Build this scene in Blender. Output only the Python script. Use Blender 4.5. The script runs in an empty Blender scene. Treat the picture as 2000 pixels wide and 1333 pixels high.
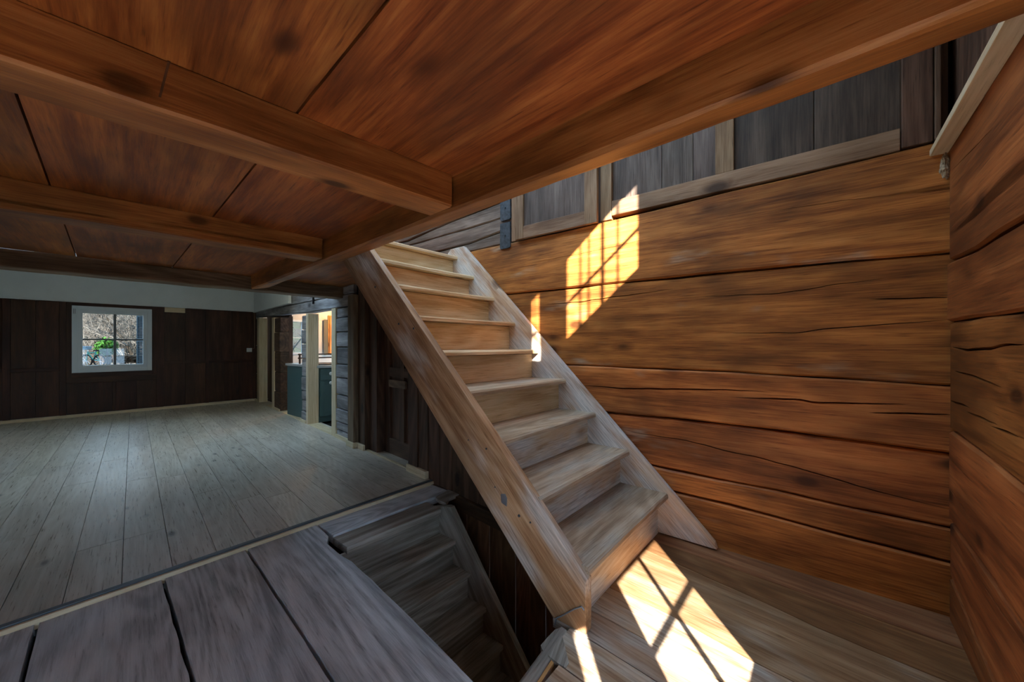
import bpy, bmesh, math, random
from mathutils import Vector, Matrix, noise as mnoise

# ------------------------------------------------------------------ camera, sky, sun, exposure
sc = bpy.context.scene
COL = sc.collection
U = 1.25                      # metres per unit; the eye stands one unit above the old floor
F, CX, HY = 750.0, 1000.0, 675.0
YAW = math.radians(39.2)
D = Vector((math.cos(YAW), math.sin(YAW), 0)); R = Vector((math.sin(YAW), -math.cos(YAW), 0)); ZU = Vector((0, 0, 1))
EYE = Vector((0, 0, 1))
cam_d = bpy.data.cameras.new('camera'); cam = bpy.data.objects.new('camera', cam_d); COL.objects.link(cam)
cam_d.sensor_width = 36; cam_d.lens = F / 2000 * 36; cam_d.shift_y = (HY - 666.5) / 2000
cam_d.clip_start = 0.02; cam_d.clip_end = 500
cam.location = EYE * U
cam.rotation_euler = (math.pi / 2, 0, YAW - math.pi / 2)
sc.camera = cam
vs = sc.view_settings
vs.view_transform = 'Standard'; vs.look = 'None'; vs.gamma = 1; vs.use_curve_mapping = False
vs.exposure = 1.7
SKY, SUN = 2.4, 13.0
w = bpy.data.worlds.new('sky'); sc.world = w; w.use_nodes = True
bg = w.node_tree.nodes['Background']; bg.inputs[0].default_value = (0.50, 0.74, 1.0, 1); bg.inputs[1].default_value = SKY
SUNDIR = Vector((1.0, 0.885, -0.745)).normalized()
sl = bpy.data.lights.new('sun', 'SUN'); sl.energy = SUN; sl.angle = math.radians(0.5); sl.color = (1.0, 0.955, 0.89)
so = bpy.data.objects.new('sun', sl); COL.objects.link(so); so.rotation_euler = (-SUNDIR).to_track_quat('Z', 'Y').to_euler()
so.location = (-10, -10, 12)
sc.cycles.use_denoising = True
sc.cycles.max_bounces = 5; sc.cycles.diffuse_bounces = 4; sc.cycles.glossy_bounces = 2; sc.cycles.transparent_max_bounces = 8
sc.cycles.use_adaptive_sampling = True; sc.cycles.adaptive_threshold = 0.07; sc.cycles.caustics_reflective = False; sc.cycles.caustics_refractive = False
sc.cycles.sample_clamp_indirect = 6
rng = random.Random(5)

# ------------------------------------------------------------------ measuring rays
def ray(x, y): return D + R * ((x - CX) / F) + ZU * ((HY - y) / F)
def atz(x, y, z): r = ray(x, y); return EYE + r * ((z - 1) / r.z)
def atx(x, y, X): r = ray(x, y); return EYE + r * (X / r.x)
def aty(x, y, Y): r = ray(x, y); return EYE + r * (Y / r.y)
class Frame:
    def __init__(s, O, eu, en): s.O = Vector(O); s.eu = Vector(eu).normalized(); s.en = Vector(en).normalized()
    def pt(s, u, z, w=0): return s.O + s.eu * u + s.en * w + ZU * z
    def hit(s, x, y, w=0):
        r = ray(x, y); p = EYE + r * (((s.O + s.en * w - EYE).dot(s.en)) / r.dot(s.en))
        return ((p - s.O).dot(s.eu), p.z)
def interp(pl, t):
    if len(pl) == 1: return pl[0][1]
    pl = sorted(pl)
    for i in range(len(pl) - 1):
        if t <= pl[i + 1][0] or i == len(pl) - 2:
            a, b = pl[i], pl[i + 1]; return a[1] + (b[1] - a[1]) * (t - a[0]) / (b[0] - a[0] + 1e-9)
def interpc(pl, t):
    pl = sorted(pl); return interp(pl, min(max(t, pl[0][0]), pl[-1][0]))

# ------------------------------------------------------------------ objects
WM = {}
def empty(name, loc, label=None, cat=None, kind=None, group=None):
    o = bpy.data.objects.new(name, None); COL.objects.link(o); o.empty_display_size = 0.1
    M = Matrix.Translation(Vector(loc) * U); o.matrix_basis = M; WM[o.name] = M
    if kind == 'structure' and not cat: cat = name.split('_')[0]
    return tag(o, label, cat, kind, group)
def tag(o, label=None, cat=None, kind=None, group=None):
    if label: o['label'] = label
    if cat: o['category'] = cat
    if kind: o['kind'] = kind
    if group: o['group'] = group
    return o
def mk(name, verts, faces, mat, parent=None, grain=(1, 0, 0), up=(0, 0, 1), bevel=0, smooth=False):
    """verts in eye-height units, world axes; local x runs along the grain."""
    vs_ = [Vector(v) * U for v in verts]
    c = sum(vs_, Vector()) / len(vs_)
    x = Vector(grain).normalized(); z = Vector(up); z = z - x * z.dot(x)
    if z.length < 1e-4: z = Vector((0, 1, 0)) - x * x.y
    if z.length < 1e-4: z = Vector((1, 0, 0))
    z.normalize(); y = z.cross(x)
    M = Matrix((x, y, z)).transposed().to_4x4(); M.translation = c
    Mi = M.inverted()
    bm = bmesh.new()
    bv = [bm.verts.new(Mi @ v) for v in vs_]
    for f in faces:
        try: bm.faces.new([bv[i] for i in f])
        except ValueError: pass
    bmesh.ops.remove_doubles(bm, verts=bm.verts, dist=1e-5)
    bmesh.ops.recalc_face_normals(bm, faces=bm.faces)
    if bevel:
        es = [e for e in bm.edges if len(e.link_faces) == 2 and e.calc_face_angle(0) > 0.6]
        bmesh.ops.bevel(bm, geom=es, offset=bevel, segments=2, affect='EDGES', profile=0.6)
    me = bpy.data.meshes.new(name); bm.to_mesh(me); bm.free()
    if smooth:
        for p in me.polygons: p.use_smooth = True
    me.materials.append(mat)
    o = bpy.data.objects.new(name, me); COL.objects.link(o); WM[o.name] = M
    if parent is not None:
        o.parent = parent; o.matrix_basis = WM[parent.name].inverted() @ M
    else: o.matrix_basis = M
    return o
def copy_of(o, M, parent=None):
    c = o.copy(); COL.objects.link(c); WM[c.name] = M; c.parent = parent
    c.matrix_basis = WM[parent.name].inverted() @ M if parent else M
    return c
def loft(A, B):
    n = len(A); f = [list(range(n)), list(range(2 * n - 1, n - 1, -1))]
    for i in range(n): j = (i + 1) % n; f.append([i, j, n + j, n + i])
    return list(A) + list(B), f
def solid(name, A, B, mat, parent=None, grain=(1, 0, 0), up=(0, 0, 1), bevel=0.0):
    v, f = loft([Vector(p) for p in A], [Vector(p) for p in B]); return mk(name, v, f, mat, parent, grain, up, bevel)
def obox(name, o, a, b, c, mat, parent=None, grain=None, up=None, bevel=0.004):
    o, a, b, c = Vector(o), Vector(a), Vector(b), Vector(c)
    A = [o, o + a, o + a + b, o + b]; B = [p + c for p in A]
    return solid(name, A, B, mat, parent, grain or a, up or c, bevel)
def box(name, lo, hi, mat, parent=None, grain=(1, 0, 0), bevel=0.004):
    lo, hi = Vector(lo), Vector(hi); d = hi - lo
    g = Vector(grain); up = (0, 0, 1) if abs(g.z) < .5 else (0, 1, 0)
    return obox(name, lo, (d.x, 0, 0), (0, d.y, 0), (0, 0, d.z), mat, parent, g, up, bevel)
def fbox(fr, name, u0, u1, z0, z1, w0, w1, mat, parent=None, grain='u', bevel=0.004):
    return obox(name, fr.pt(u0, z0, w0), fr.eu * (u1 - u0), ZU * (z1 - z0), fr.en * (w1 - w0), mat, parent,
                fr.eu if grain == 'u' else ZU, fr.en, bevel)
def strip(name, L, Rr, nrm, t, mat, parent=None, grain=(0, 1, 0), bev=0.0):
    """a plank between two edge polylines, thickness t against nrm"""
    n = len(L); nrm = Vector(nrm)
    top = [Vector(p) for p in L] + [Vector(p) for p in Rr]; bot = [p - nrm * t for p in top]
    v = top + bot; m = 2 * n; f = []
    for i in range(n - 1):
        f += [[i, i + 1, n + i + 1, n + i], [m + i, m + n + i, m + n + i + 1, m + i + 1],
              [i, m + i, m + i + 1, i + 1], [n + i, n + i + 1, m + n + i + 1, m + n + i]]
    f += [[0, n, m + n, m], [n - 1, m + n - 1, m + 2 * n - 1, 2 * n - 1]]
    return mk(name, v, f, mat, parent, grain, nrm, bev)
def tube(pts, rad, sides=8):
    """verts/faces of a round bar through pts; rad a number or a list"""
    pts = [Vector(p) for p in pts]; n = len(pts); rad = rad if isinstance(rad, (list, tuple)) else [rad] * n
    v, f = [], []
    for i, p in enumerate(pts):
        t = (pts[min(i + 1, n - 1)] - pts[max(i - 1, 0)]).normalized()
        a = t.cross(Vector((0.13, 0.31, 0.94))); a.normalize(); b = t.cross(a)
        for k in range(sides):
            th = 2 * math.pi * k / sides; v.append(p + (a * math.cos(th) + b * math.sin(th)) * rad[i])
    for i in range(n - 1):
        for k in range(sides):
            j = (k + 1) % sides; f.append([i * sides + k, i * sides + j, (i + 1) * sides + j, (i + 1) * sides + k])
    f += [list(range(sides))[::-1], list(range((n - 1) * sides, n * sides))]
    return v, f
def join(parts):
    V, Fc = [], []
    for v, f in parts:
        b = len(V); V += list(v); Fc += [[i + b for i in q] for q in f]
    return V, Fc
def flog(fr, name, u0, u1, top, bot, cracks, mat, parent, depth=0.1, seed=0, cham=0.010, proud=0.0, step=0.03):
    """a hewn log in a wall frame: top/bot edge polylines (u,z); cracks = [(polyline, halfwidth)] cut as grooves"""
    N = max(6, int((u1 - u0) / step)); cols = []
    for i in range(N + 1):
        u = u0 + (u1 - u0) * i / N
        jz = lambda s: 0.004 * mnoise.noise(Vector((u * 5, s * 7.3 + seed, seed * 1.7)))
        zt = interp(top, u) + jz(1); zb = interp(bot, u) + jz(2)
        col = [(zt, -depth), (zt - 0.001, proud - cham), (zt - cham * 0.9, proud)]
        for k, (pl, hw) in enumerate(cracks):
            ps = sorted(pl); a, b = ps[0][0], ps[-1][0]
            if a <= u <= b:
                s = (u - a) / (b - a + 1e-9); tp = math.sqrt(max(0, math.sin(math.pi * min(max(s, 0.02), 0.98))))
                z = interp(ps, u) + 0.0022 * mnoise.noise(Vector((u * 14, k * 3.1 + seed, 1)))
            else:
                e = ps[0] if u < a else ps[-1]
                zt_e, zb_e = interp(top, e[0]), interp(bot, e[0]); fr_ = (e[1] - zb_e) / (zt_e - zb_e)
                tp = 0.0; z = zb + fr_ * (zt - zb)
            h = max(hw * tp, 1e-4)
            col += [(z + h, proud), (z, proud - 0.03 * tp), (z - h, proud)]
        col += [(zb + cham * 0.9, proud), (zb + 0.001, proud - cham), (zb, -depth)]
        bul = 0.004 * mnoise.noise(Vector((u * 2.2, seed * 3.3, 0)))
        cols.append([fr.pt(u, z, w_ + (bul if w_ > -depth * .6 else 0)) for z, w_ in col])
    m = len(cols[0]); v = [p for c in cols for p in c]; f = []
    for i in range(N):
        for k in range(m):
            j = (k + 1) % m; f.append([i * m + k, (i + 1) * m + k, (i + 1) * m + j, i * m + j])
    f.append(list(range(m))); f.append(list(range(N * m, (N + 1) * m))[::-1])
    return mk(name, v, f, mat, parent, fr.eu, fr.en)

# ------------------------------------------------------------------ materials
class NT:
    def __init__(s, name):
        s.m = bpy.data.materials.new(name); s.m.use_nodes = True; s.t = s.m.node_tree; s.t.nodes.clear()
        s.out = s.t.nodes.new('ShaderNodeOutputMaterial')
    def n(s, typ, ins=None, **kw):
        nd = s.t.nodes.new(typ)
        for k, v in kw.items(): setattr(nd, k, v)
        for k, v in (ins or {}).items():
            if hasattr(v, 'is_linked') or hasattr(v, 'links'): s.t.links.new(v, nd.inputs[k])
            else: nd.inputs[k].default_value = v
        return nd
    def math(s, op, a, b=0.0, c=0.0, clamp=False):
        nd = s.n('ShaderNodeMath', {0: a, 1: b, 2: c}, operation=op, use_clamp=clamp); return nd.outputs[0]
    def vmul(s, v, k): return s.n('ShaderNodeVectorMath', {0: v, 1: k}, operation='MULTIPLY').outputs[0]
    def noise(s, v, detail=3, rough=.55, dist=0): return s.n('ShaderNodeTexNoise', {'Vector': v, 'Scale': 1, 'Detail': detail, 'Roughness': rough, 'Distortion': dist}).outputs[0]
    def mapr(s, v, a, b, c, d): return s.n('ShaderNodeMapRange', {0: v, 1: a, 2: b, 3: c, 4: d}, interpolation_type='SMOOTHSTEP').outputs[0]
    def mix(s, f, a, b, mode='MIX'):
        nd = s.n('ShaderNodeMix', None, data_type='RGBA', blend_type=mode)
        for idx, v in ((0, f), (6, a), (7, b)):
            if hasattr(v, 'links'): s.t.links.new(v, nd.inputs[idx])
            else: nd.inputs[idx].default_value = (*v, 1) if isinstance(v, tuple) and len(v) == 3 else v
        return nd.outputs[2]
    def done(s, col, rough, bump=None, bstr=.2, bdist=.004, spec=.35):
        p = s.n('ShaderNodeBsdfPrincipled', {'Specular IOR Level': spec})
        for k, v in (('Base Color', col), ('Roughness', rough)):
            if hasattr(v, 'links'): s.t.links.new(v, p.inputs[k])
            else: p.inputs[k].default_value = (*v, 1) if isinstance(v, tuple) and len(v) == 3 else v
        if bump is not None:
            b = s.n('ShaderNodeBump', {'Strength': bstr, 'Distance': bdist, 'Height': bump}); s.t.links.new(b.outputs[0], p.inputs['Normal'])
        s.t.links.new(p.outputs[0], s.out.inputs[0]); return s.m
def mul3(c, k): return tuple(min(1, x * k) for x in c)
def wood(name, dark, mid, light, knot=.35, rings=13, ring_amt=.5, blotch=.45, grey=None, grey_lo=.45, grey_hi=.65, rough=.6,
         bump=.25, var=.18, spec=.3, fine=60, knot_r=.17, stain=None, ks=(2.0, 4.2)):
    s = NT(name)
    tc = s.n('ShaderNodeTexCoord').outputs['Object']; rnd = s.n('ShaderNodeObjectInfo').outputs['Random']
    off = s.n('ShaderNodeCombineXYZ', {0: s.math('MULTIPLY', rnd, 41.0), 1: s.math('MULTIPLY', rnd, 23.0), 2: s.math('MULTIPLY', rnd, 31.0)}).outputs[0]
    P = s.n('ShaderNodeVectorMath', {0: tc, 1: off}, operation='ADD').outputs[0]
    vor = s.n('ShaderNodeTexVoronoi', {'Vector': s.vmul(P, (ks[0], ks[1], ks[1])), 'Scale': 1.0})
    gate = s.math('LESS_THAN', s.n('ShaderNodeSeparateColor', {0: vor.outputs['Color']}).outputs[0], knot)
    kd = vor.outputs['Distance']
    kf = s.math('MULTIPLY', s.mapr(kd, 0.0, .27, 1, 0), gate)
    n_low = s.noise(s.vmul(P, (.30, 2.3, 2.3)), 1.5, .4)
    ph = s.math('MULTIPLY_ADD', kf, 0.07, n_low)
    ring = s.math('POWER', s.math('MULTIPLY_ADD', s.math('SINE', s.math('MULTIPLY', ph, rings * 2.6 * 6.283)), .5, .5), 1.7)
    streak = s.noise(s.vmul(P, (5.0, fine * 2.0, fine * 2.0)), 3, .7)
    st2 = s.noise(s.vmul(P, (1.1, 13, 13)), 2, .6)
    fac = s.math('ADD', s.math('MULTIPLY', ring, .35 * ring_amt), s.math('MULTIPLY_ADD', streak, .65, s.math('MULTIPLY', st2, .75)))
    fac = s.mapr(fac, .45, 1.08, 0, 1)
    cr = s.n('ShaderNodeValToRGB', {0: fac}); e = cr.color_ramp.elements
    e[0].color = (*dark, 1); e[1].color = (*light, 1); m_ = e.new(.5); m_.color = (*mid, 1)
    col = cr.outputs[0]
    bn = s.noise(s.vmul(P, (1.2, 2.9, 2.9)), 3, .62)
    bl = s.mapr(bn, .30, .68, 1 - blotch, 1 + blotch * .35)
    col = s.mix(1.0, col, s.n('ShaderNodeCombineColor', {0: bl, 1: bl, 2: bl}).outputs[0], 'MULTIPLY')
    if stain:
        sm = s.mapr(bn, .44, .28, 0, stain[1])
        col = s.mix(sm, col, stain[0])
    if grey:
        gm = s.mapr(s.noise(s.vmul(P, (1.6, 5, 5)), 3, .65), grey_lo, grey_hi, 0, 1)
        gs = s.mapr(streak, .3, .7, .55, 1.0)
        gcol = s.mix(1.0, (*grey, 1), s.n('ShaderNodeCombineColor', {0: gs, 1: gs, 2: gs}).outputs[0], 'MULTIPLY')
        col = s.mix(gm, col, gcol)
    pore = s.mapr(streak, .26, .40, .6, 0)
    col = s.mix(pore, col, mul3(dark, .5))
    core = s.math('MULTIPLY', s.mapr(kd, knot_r * .45, knot_r, 1, 0), gate)
    halo = s.math('MULTIPLY', s.math('MULTIPLY', s.mapr(kd, knot_r * .8, knot_r * 1.55, .6, 0), gate), s.mapr(st2, .3, .7, .3, 1))
    col = s.mix(halo, col, mul3(dark, .55)); col = s.mix(s.math('MULTIPLY', core, .85), col, mul3(dark, .28))
    r2 = s.math('FRACT', s.math('MULTIPLY', rnd, 7.77))
    hv = s.n('ShaderNodeHueSaturation', {'Hue': s.math('MULTIPLY_ADD', rnd, .014, .493), 'Saturation': 1.0, 'Value': s.math('MULTIPLY_ADD', r2, 2 * var, 1 - var), 'Color': col}).outputs[0]
    rg = s.math('MULTIPLY_ADD', streak, .25, rough - .12, clamp=True)
    hgt = streak
    return s.done(hv, rg, hgt, bump, .005, spec)
def plain(name, col, rough=.5, spec=.4, nscale=None, amt=.1, metal=0):
    s = NT(name)
    if nscale:
        tc = s.n('ShaderNodeTexCoord').outputs['Object']
        nz = s.noise(s.vmul(tc, (nscale,) * 3), 4, .6); f = s.mapr(nz, .3, .7, 1 - amt, 1 + amt)
        c = s.mix(1.0, (*col, 1), s.n('ShaderNodeCombineColor', {0: f, 1: f, 2: f}).outputs[0], 'MULTIPLY')
        m = s.done(c, rough, nz, .05, .003, spec)
    else: m = s.done(col, rough, None, spec=spec)
    s.t.nodes['Principled BSDF'].inputs['Metallic'].default_value = metal
    return m
def emit(name, col, k):
    s = NT(name); e = s.n('ShaderNodeEmission', {0: (*col, 1), 1: k}); s.t.links.new(e.outputs[0], s.out.inputs[0]); return s.m
def glass():
    s = NT('window glass')
    t = s.n('ShaderNodeBsdfTransparent', {0: (.93, .96, .97, 1)}); g = s.n('ShaderNodeBsdfGlossy', {'Roughness': .02})
    f = s.n('ShaderNodeFresnel', {'IOR': 1.45}); m = s.n('ShaderNodeMixShader', {0: s.math('MULTIPLY', f.outputs[0], .8)})
    s.t.links.new(t.outputs[0], m.inputs[1]); s.t.links.new(g.outputs[0], m.inputs[2]); s.t.links.new(m.outputs[0], s.out.inputs[0]); return s.m

M_LOG = wood('log wall wood', (.22, .062, .013), (.50, .166, .036), (.67, .262, .070), knot=.65, ks=(2.4, 5.2), knot_r=.19, rings=9, ring_amt=.15, blotch=.55, rough=.55, var=.10, stain=((.16, .055, .016), .45), grey=(.52, .40, .29), grey_lo=.60, grey_hi=.82)
M_LOGG = wood('greyed log wood', (.10, .065, .045), (.20, .14, .105), (.30, .225, .18), knot=.3, ring_amt=.15, blotch=.35, rough=.65, var=.1)
M_PANEL = wood('aged panel wood', (.085, .055, .04), (.165, .118, .09), (.24, .18, .14), knot=.35, rings=7, ring_amt=.12, blotch=.35, rough=.6, var=.14)
M_PANELB = wood('brown frame wood', (.17, .085, .04), (.29, .17, .09), (.39, .25, .15), knot=.3, ring_amt=.2, blotch=.3, rough=.6, var=.1)
M_CEIL = wood('ceiling board wood', (.19, .047, .010), (.40, .124, .026), (.56, .212, .050), knot=.22, rings=8, ring_amt=.10, blotch=.45, rough=.48, var=.06, stain=((.15, .045, .014), .5), fine=45)
M_BEAM = wood('beam wood', (.24, .075, .018), (.42, .155, .040), (.54, .235, .075), knot=.75, ks=(3.2, 6.0), knot_r=.20, rings=7, ring_amt=.14, blotch=.42, rough=.5, var=.06)
M_STAIR = wood('worn stair wood', (.42, .22, .11), (.66, .45, .28), (.77, .60, .43), knot=.25, rings=9, ring_amt=.3, blotch=.25, rough=.62, var=.06, grey=(.80, .73, .66), grey_lo=.40, grey_hi=.62, fine=70)
M_TREAD = wood('worn tread wood', (.28, .185, .11), (.47, .34, .22), (.61, .48, .34), knot=.15, rings=10, ring_amt=.4, blotch=.25, rough=.6, var=.08, grey=(.50, .44, .36), grey_lo=.45, grey_hi=.7, fine=70)
M_NEW = wood('pale new floor wood', (.44, .37, .28), (.56, .49, .39), (.66, .60, .50), knot=.6, ks=(2.6, 6.5), rings=12, ring_amt=.4, blotch=.12, rough=.30, var=.09, bump=.08, knot_r=.13, spec=.5)
M_OLD = wood('grey old floor wood', (.34, .345, .36), (.60, .61, .63), (.74, .75, .77), knot=.22, rings=10, ring_amt=.45, blotch=.28, rough=.62, var=.07, bump=.45, fine=45, stain=((.26, .20, .15), .4))
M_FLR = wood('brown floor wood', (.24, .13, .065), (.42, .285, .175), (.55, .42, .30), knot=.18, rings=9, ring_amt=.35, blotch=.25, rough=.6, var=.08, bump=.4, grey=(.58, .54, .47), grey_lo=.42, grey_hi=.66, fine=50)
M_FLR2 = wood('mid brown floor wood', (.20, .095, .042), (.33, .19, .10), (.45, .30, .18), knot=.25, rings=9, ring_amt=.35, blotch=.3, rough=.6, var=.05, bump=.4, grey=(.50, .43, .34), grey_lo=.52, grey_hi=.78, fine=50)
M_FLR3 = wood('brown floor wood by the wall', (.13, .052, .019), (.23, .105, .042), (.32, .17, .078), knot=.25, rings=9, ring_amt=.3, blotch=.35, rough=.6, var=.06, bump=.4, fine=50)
M_STRING = wood('worn stringer wood', (.26, .12, .05), (.44, .25, .13), (.58, .38, .23), knot=.3, rings=8, ring_amt=.35, blotch=.4, rough=.6, var=.02, bump=.4, grey=(.70, .60, .53), grey_lo=.47, grey_hi=.72, fine=55)
M_RISER = wood('bare upper step wood with painted light', (.52, .30, .14), (.74, .52, .30), (.84, .66, .45), knot=.3, rings=9, ring_amt=.35, blotch=.2, rough=.6, var=.05, fine=70)  # bare yellowish wood, made paler to carry the light on the upper steps
M_LOGN = wood('log wood with painted shade', (.13, .038, .009), (.30, .10, .024), (.43, .17, .047), knot=.6, ks=(2.4, 5.2), knot_r=.19, rings=9, ring_amt=.15, blotch=.5, rough=.55, var=.10)  # log wood darkened so the near wall's shade sits in its colour
M_PANELD = wood('aged panel wood with painted shade', (.05, .03, .02), (.10, .066, .046), (.155, .105, .075), knot=.35, rings=7, ring_amt=.12, blotch=.35, rough=.6, var=.1)  # panel wood darkened; the dimness of the right bays is painted in
M_DARK = wood('dark panel wood', (.035, .012, .005), (.068, .024, .010), (.10, .038, .017), knot=.28, rings=8, ring_amt=.15, blotch=.35, rough=.5, var=.12)
M_DARK2 = wood('dark door wood', (.05, .023, .012), (.10, .05, .027), (.16, .085, .05), knot=.2, rings=8, blotch=.35, rough=.55, var=.12)
M_BLUE = wood('weathered grey log wood', (.14, .13, .13), (.30, .285, .285), (.46, .44, .43), knot=.55, rings=8, ring_amt=.2, blotch=.45, rough=.6, var=.1)
M_PALE = wood('fresh pale wood', (.56, .43, .25), (.68, .55, .35), (.76, .64, .44), knot=.2, rings=8, ring_amt=.4, blotch=.1, rough=.5, var=.04, knot_r=.1)
M_RAW = wood('raw broken wood', (.5, .22, .07), (.66, .32, .11), (.75, .45, .2), knot=0, rough=.7)
M_POST = wood('post wood', (.10, .06, .035), (.19, .12, .07), (.28, .19, .12), knot=.2, blotch=.3, rough=.55)
M_LOWST = wood('cellar stair wood', (.18, .15, .12), (.34, .30, .25), (.48, .43, .38), knot=.12, rings=9, blotch=.35, rough=.65, var=.1)
M_CELLAR = wood('cellar plank wood', (.09, .04, .018), (.17, .08, .038), (.24, .12, .06), knot=.2, rough=.6, blotch=.4)
M_WHITE = plain('white paint', (.74, .77, .76), .5, nscale=3, amt=.03)
M_FRAME = plain('white window paint', (.66, .72, .76), .35)
M_MUNT = plain('window bar paint', (.16, .17, .17), .45)
M_IRON = plain('dark iron', (.055, .065, .075), .5, nscale=40, amt=.3, metal=.3)
M_STEEL = plain('grey steel', (.35, .37, .40), .4, metal=.8)
M_BLACK = plain('black fill', (.012, .010, .009), .9, spec=.1)  # near-black fill for gaps, recesses and hidden backings
M_EARTH = plain('cellar earth', (.02, .016, .013), .95, spec=.1, nscale=6, amt=.4)
M_STRIPD = plain('dark edge profile', (.07, .08, .09), .4)
M_CAB = plain('dark green cabinet paint', (.055, .105, .10), .45)
M_CTOP = plain('worktop grey', (.45, .46, .45), .3)
M_PLAST = plain('white plastic', (.7, .7, .68), .4)
M_GLASS = glass()
M_WARM = plain('pine toned bounce lining', (.74, .56, .36), .6, nscale=3, amt=.08)  # unseen upstairs surfaces, colour chosen for warm bounce onto the stair
M_PLASTER = plain('plaster', (.6, .58, .53), .8, nscale=4, amt=.06)
M_ORANGE = wood('orange cupboard wood', (.42, .17, .04), (.58, .27, .07), (.68, .36, .12), knot=.3, rough=.5)

# ------------------------------------------------------------------ frames of the walls
X0, YR = 2.13, -0.356
FL = Frame((X0, 0, 0), (0, 1, 0), (-1, 0, 0))                 # big log wall, u = y
FR = Frame((0, YR, 0), (1, 0, 0), (0, 1, 0))                  # near wall, u = x
DA, DB, BL = Vector((1.807, 2.263, 0)), Vector((2.411, 7.832, 0)), Vector((-.324, 7.955, 0))
FD = Frame(DA, DB - DA, Vector((-(DB - DA).y, (DB - DA).x, 0)))   # wall with the doorways
FB = Frame(DB, BL - DB, Vector((-(DB - BL).y, (DB - BL).x, 0)))   # window wall
if FB.en.y > 0: FB.en = -FB.en
if FD.en.x > 0: FD.en = -FD.en
YP = (DB - DA).normalized()                                    # run of the floorboards
ZC = 1.605                                                     # underside of the low ceiling
ZN = 0.02                                                      # new floor
def H(fr, pts): return [fr.hit(*p) for p in pts]

# ------------------------------------------------------------------ old floor
floor = empty('floor', (0, 1, 0), 'old grey and brown wide plank floor around the stair opening', kind='structure')
def seam(px, extra=0):
    return sorted((p.y, p.x) for p in (atz(x, y, 0) for x, y in px))
s0 = seam([(70, 1225), (42, 1333)]); s1 = seam([(319, 1133), (337, 1194), (377, 1333)])
s2 = seam([(484, 1078), (525, 1140), (580, 1223), (648, 1328)])
well = [(2.19, .968), (1.995, .947), (1.954, .912), (1.79, .901), (1.69, .907), (1.501, .89), (1.232, .863), (.974, .832), (.809, .811), (.64, .795), (-.4, .70)]
YT = 2.205
def left_plank(sl_, sr_, gl, gr, seed):
    ys = [YR + (YT - YR) * i / 40 for i in range(41)]
    j = lambda y, k: .0035 * mnoise.noise(Vector((y * 9, k, seed)))
    L = [(interp(sl_, y) + gl + j(y, 1), y, 0) for y in ys]; Rr = [(interp(sr_, y) - gr + j(y, 2), y, 0) for y in ys]
    return strip('floor_plank', L, Rr, (0, 0, 1), .045, M_OLD, floor, YP)
def shifted(s, k): return [(y, x + k) for y, x in s]
G = .0065
left_plank(s2, sorted(well), G, 0, 3); left_plank(s1, s2, G, G, 2); left_plank(s0, s1, G, G, 1)
for k in range(6): left_plank(shifted(s0, -.34 * (k + 1)), shifted(s0, -.34 * k), G, G, 9 + k)
rs = [[(-.4, .705), (.64, .80)], [(.622, 1.026), (.69, 1.029)], seam([(1144, 1244), (1184, 1267), (1280, 1333)]),
      seam([(1169, 1199), (1229, 1237)]), seam([(1250, 1173), (1302, 1196), (1464, 1287), (1555, 1333)]),
      seam([(1422, 1144), (1510, 1183), (1591, 1222), (1705, 1270), (1867, 1333)]), [(0.8, 2.00), (-.366, 1.925)], [(.8, X0 + .02), (-.4, X0 + .02)]]
rs[3] = [(.655, 1.313), (-.4, 1.23)]; rs[1] = [(.69, 1.03), (-.4, .93)]; rs[2] = [(.637, 1.181), (-.4, 1.085)]
rs[5] = [(y, x) for y, x in rs[5] if y > -.2] + [(-.4, 1.70)]; rs[5].sort()
for k in range(7):
    yb = (.645, .70, .78, .78, .78, .78, .78)[k]
    ys = [YR + (yb - YR) * i / 24 for i in range(25)]
    g = .0025
    L = [(interp(rs[k], y) + g + .002 * mnoise.noise(Vector((y * 9, k, 4))), y, -.001 * k) for y in ys]
    Rr = [(interp(rs[k + 1], y) - g + .002 * mnoise.noise(Vector((y * 9, k, 6))), y, -.001 * k) for y in ys]
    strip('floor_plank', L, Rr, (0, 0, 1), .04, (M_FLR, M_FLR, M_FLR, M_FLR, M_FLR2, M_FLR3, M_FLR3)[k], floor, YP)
box('floor_base', (-2.4, YR - .02, -.09), (.70, YT, -.047), M_BLACK, floor)
box('floor_base', (.70, YR - .02, -.09), (X0, .63, -.047), M_BLACK, floor)
obox('landing_board', (.975, 2.012, -.002), (.80, -.01, 0), (0, .185, 0), (0, 0, -.05), M_OLD, floor)
obox('landing_board', (.97, 1.86, -.012), (.60, -.012, 0), (0, .148, 0), (0, 0, -.04), M_LOWST, floor)
# grey worn trimmer at the near edge of the opening, raw wood behind it, worn tongue over the corner
pr = [(.0, -.09), (.0, -.02), (.006, -.006), (.018, .002), (.034, .003), (.043, -.004), (.047, -.03), (.047, -.09)]
tA = [Vector((.78, .652 + a, z)) for a, z in pr]; tB = [Vector((1.165, .690 + a, z)) for a, z in pr]
solid('edge_beam', tA, tB, M_LOWST, floor, (1, .1, 0))
solid('raw_strip', [(.80, .644, -.09), (.80, .654, -.09), (.80, .654, -.012), (.80, .644, -.014)], [(1.03, .668, -.09), (1.03, .678, -.09), (1.03, .678, -.006), (1.03, .668, -.008)], M_RAW, floor, (1, 0, 0))
tg = [atz(x, y, .0) for x, y in [(1084, 1231), (1094, 1228), (1103, 1262), (1111, 1296), (1105, 1306), (1090, 1297), (1072, 1283), (1060, 1272), (1056, 1262), (1067, 1249)]]
solid('worn_tongue', [p + ZU * .0015 for p in tg], [p - ZU * .02 for p in tg], M_LOWST, floor, (1, .3, 0))

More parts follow.
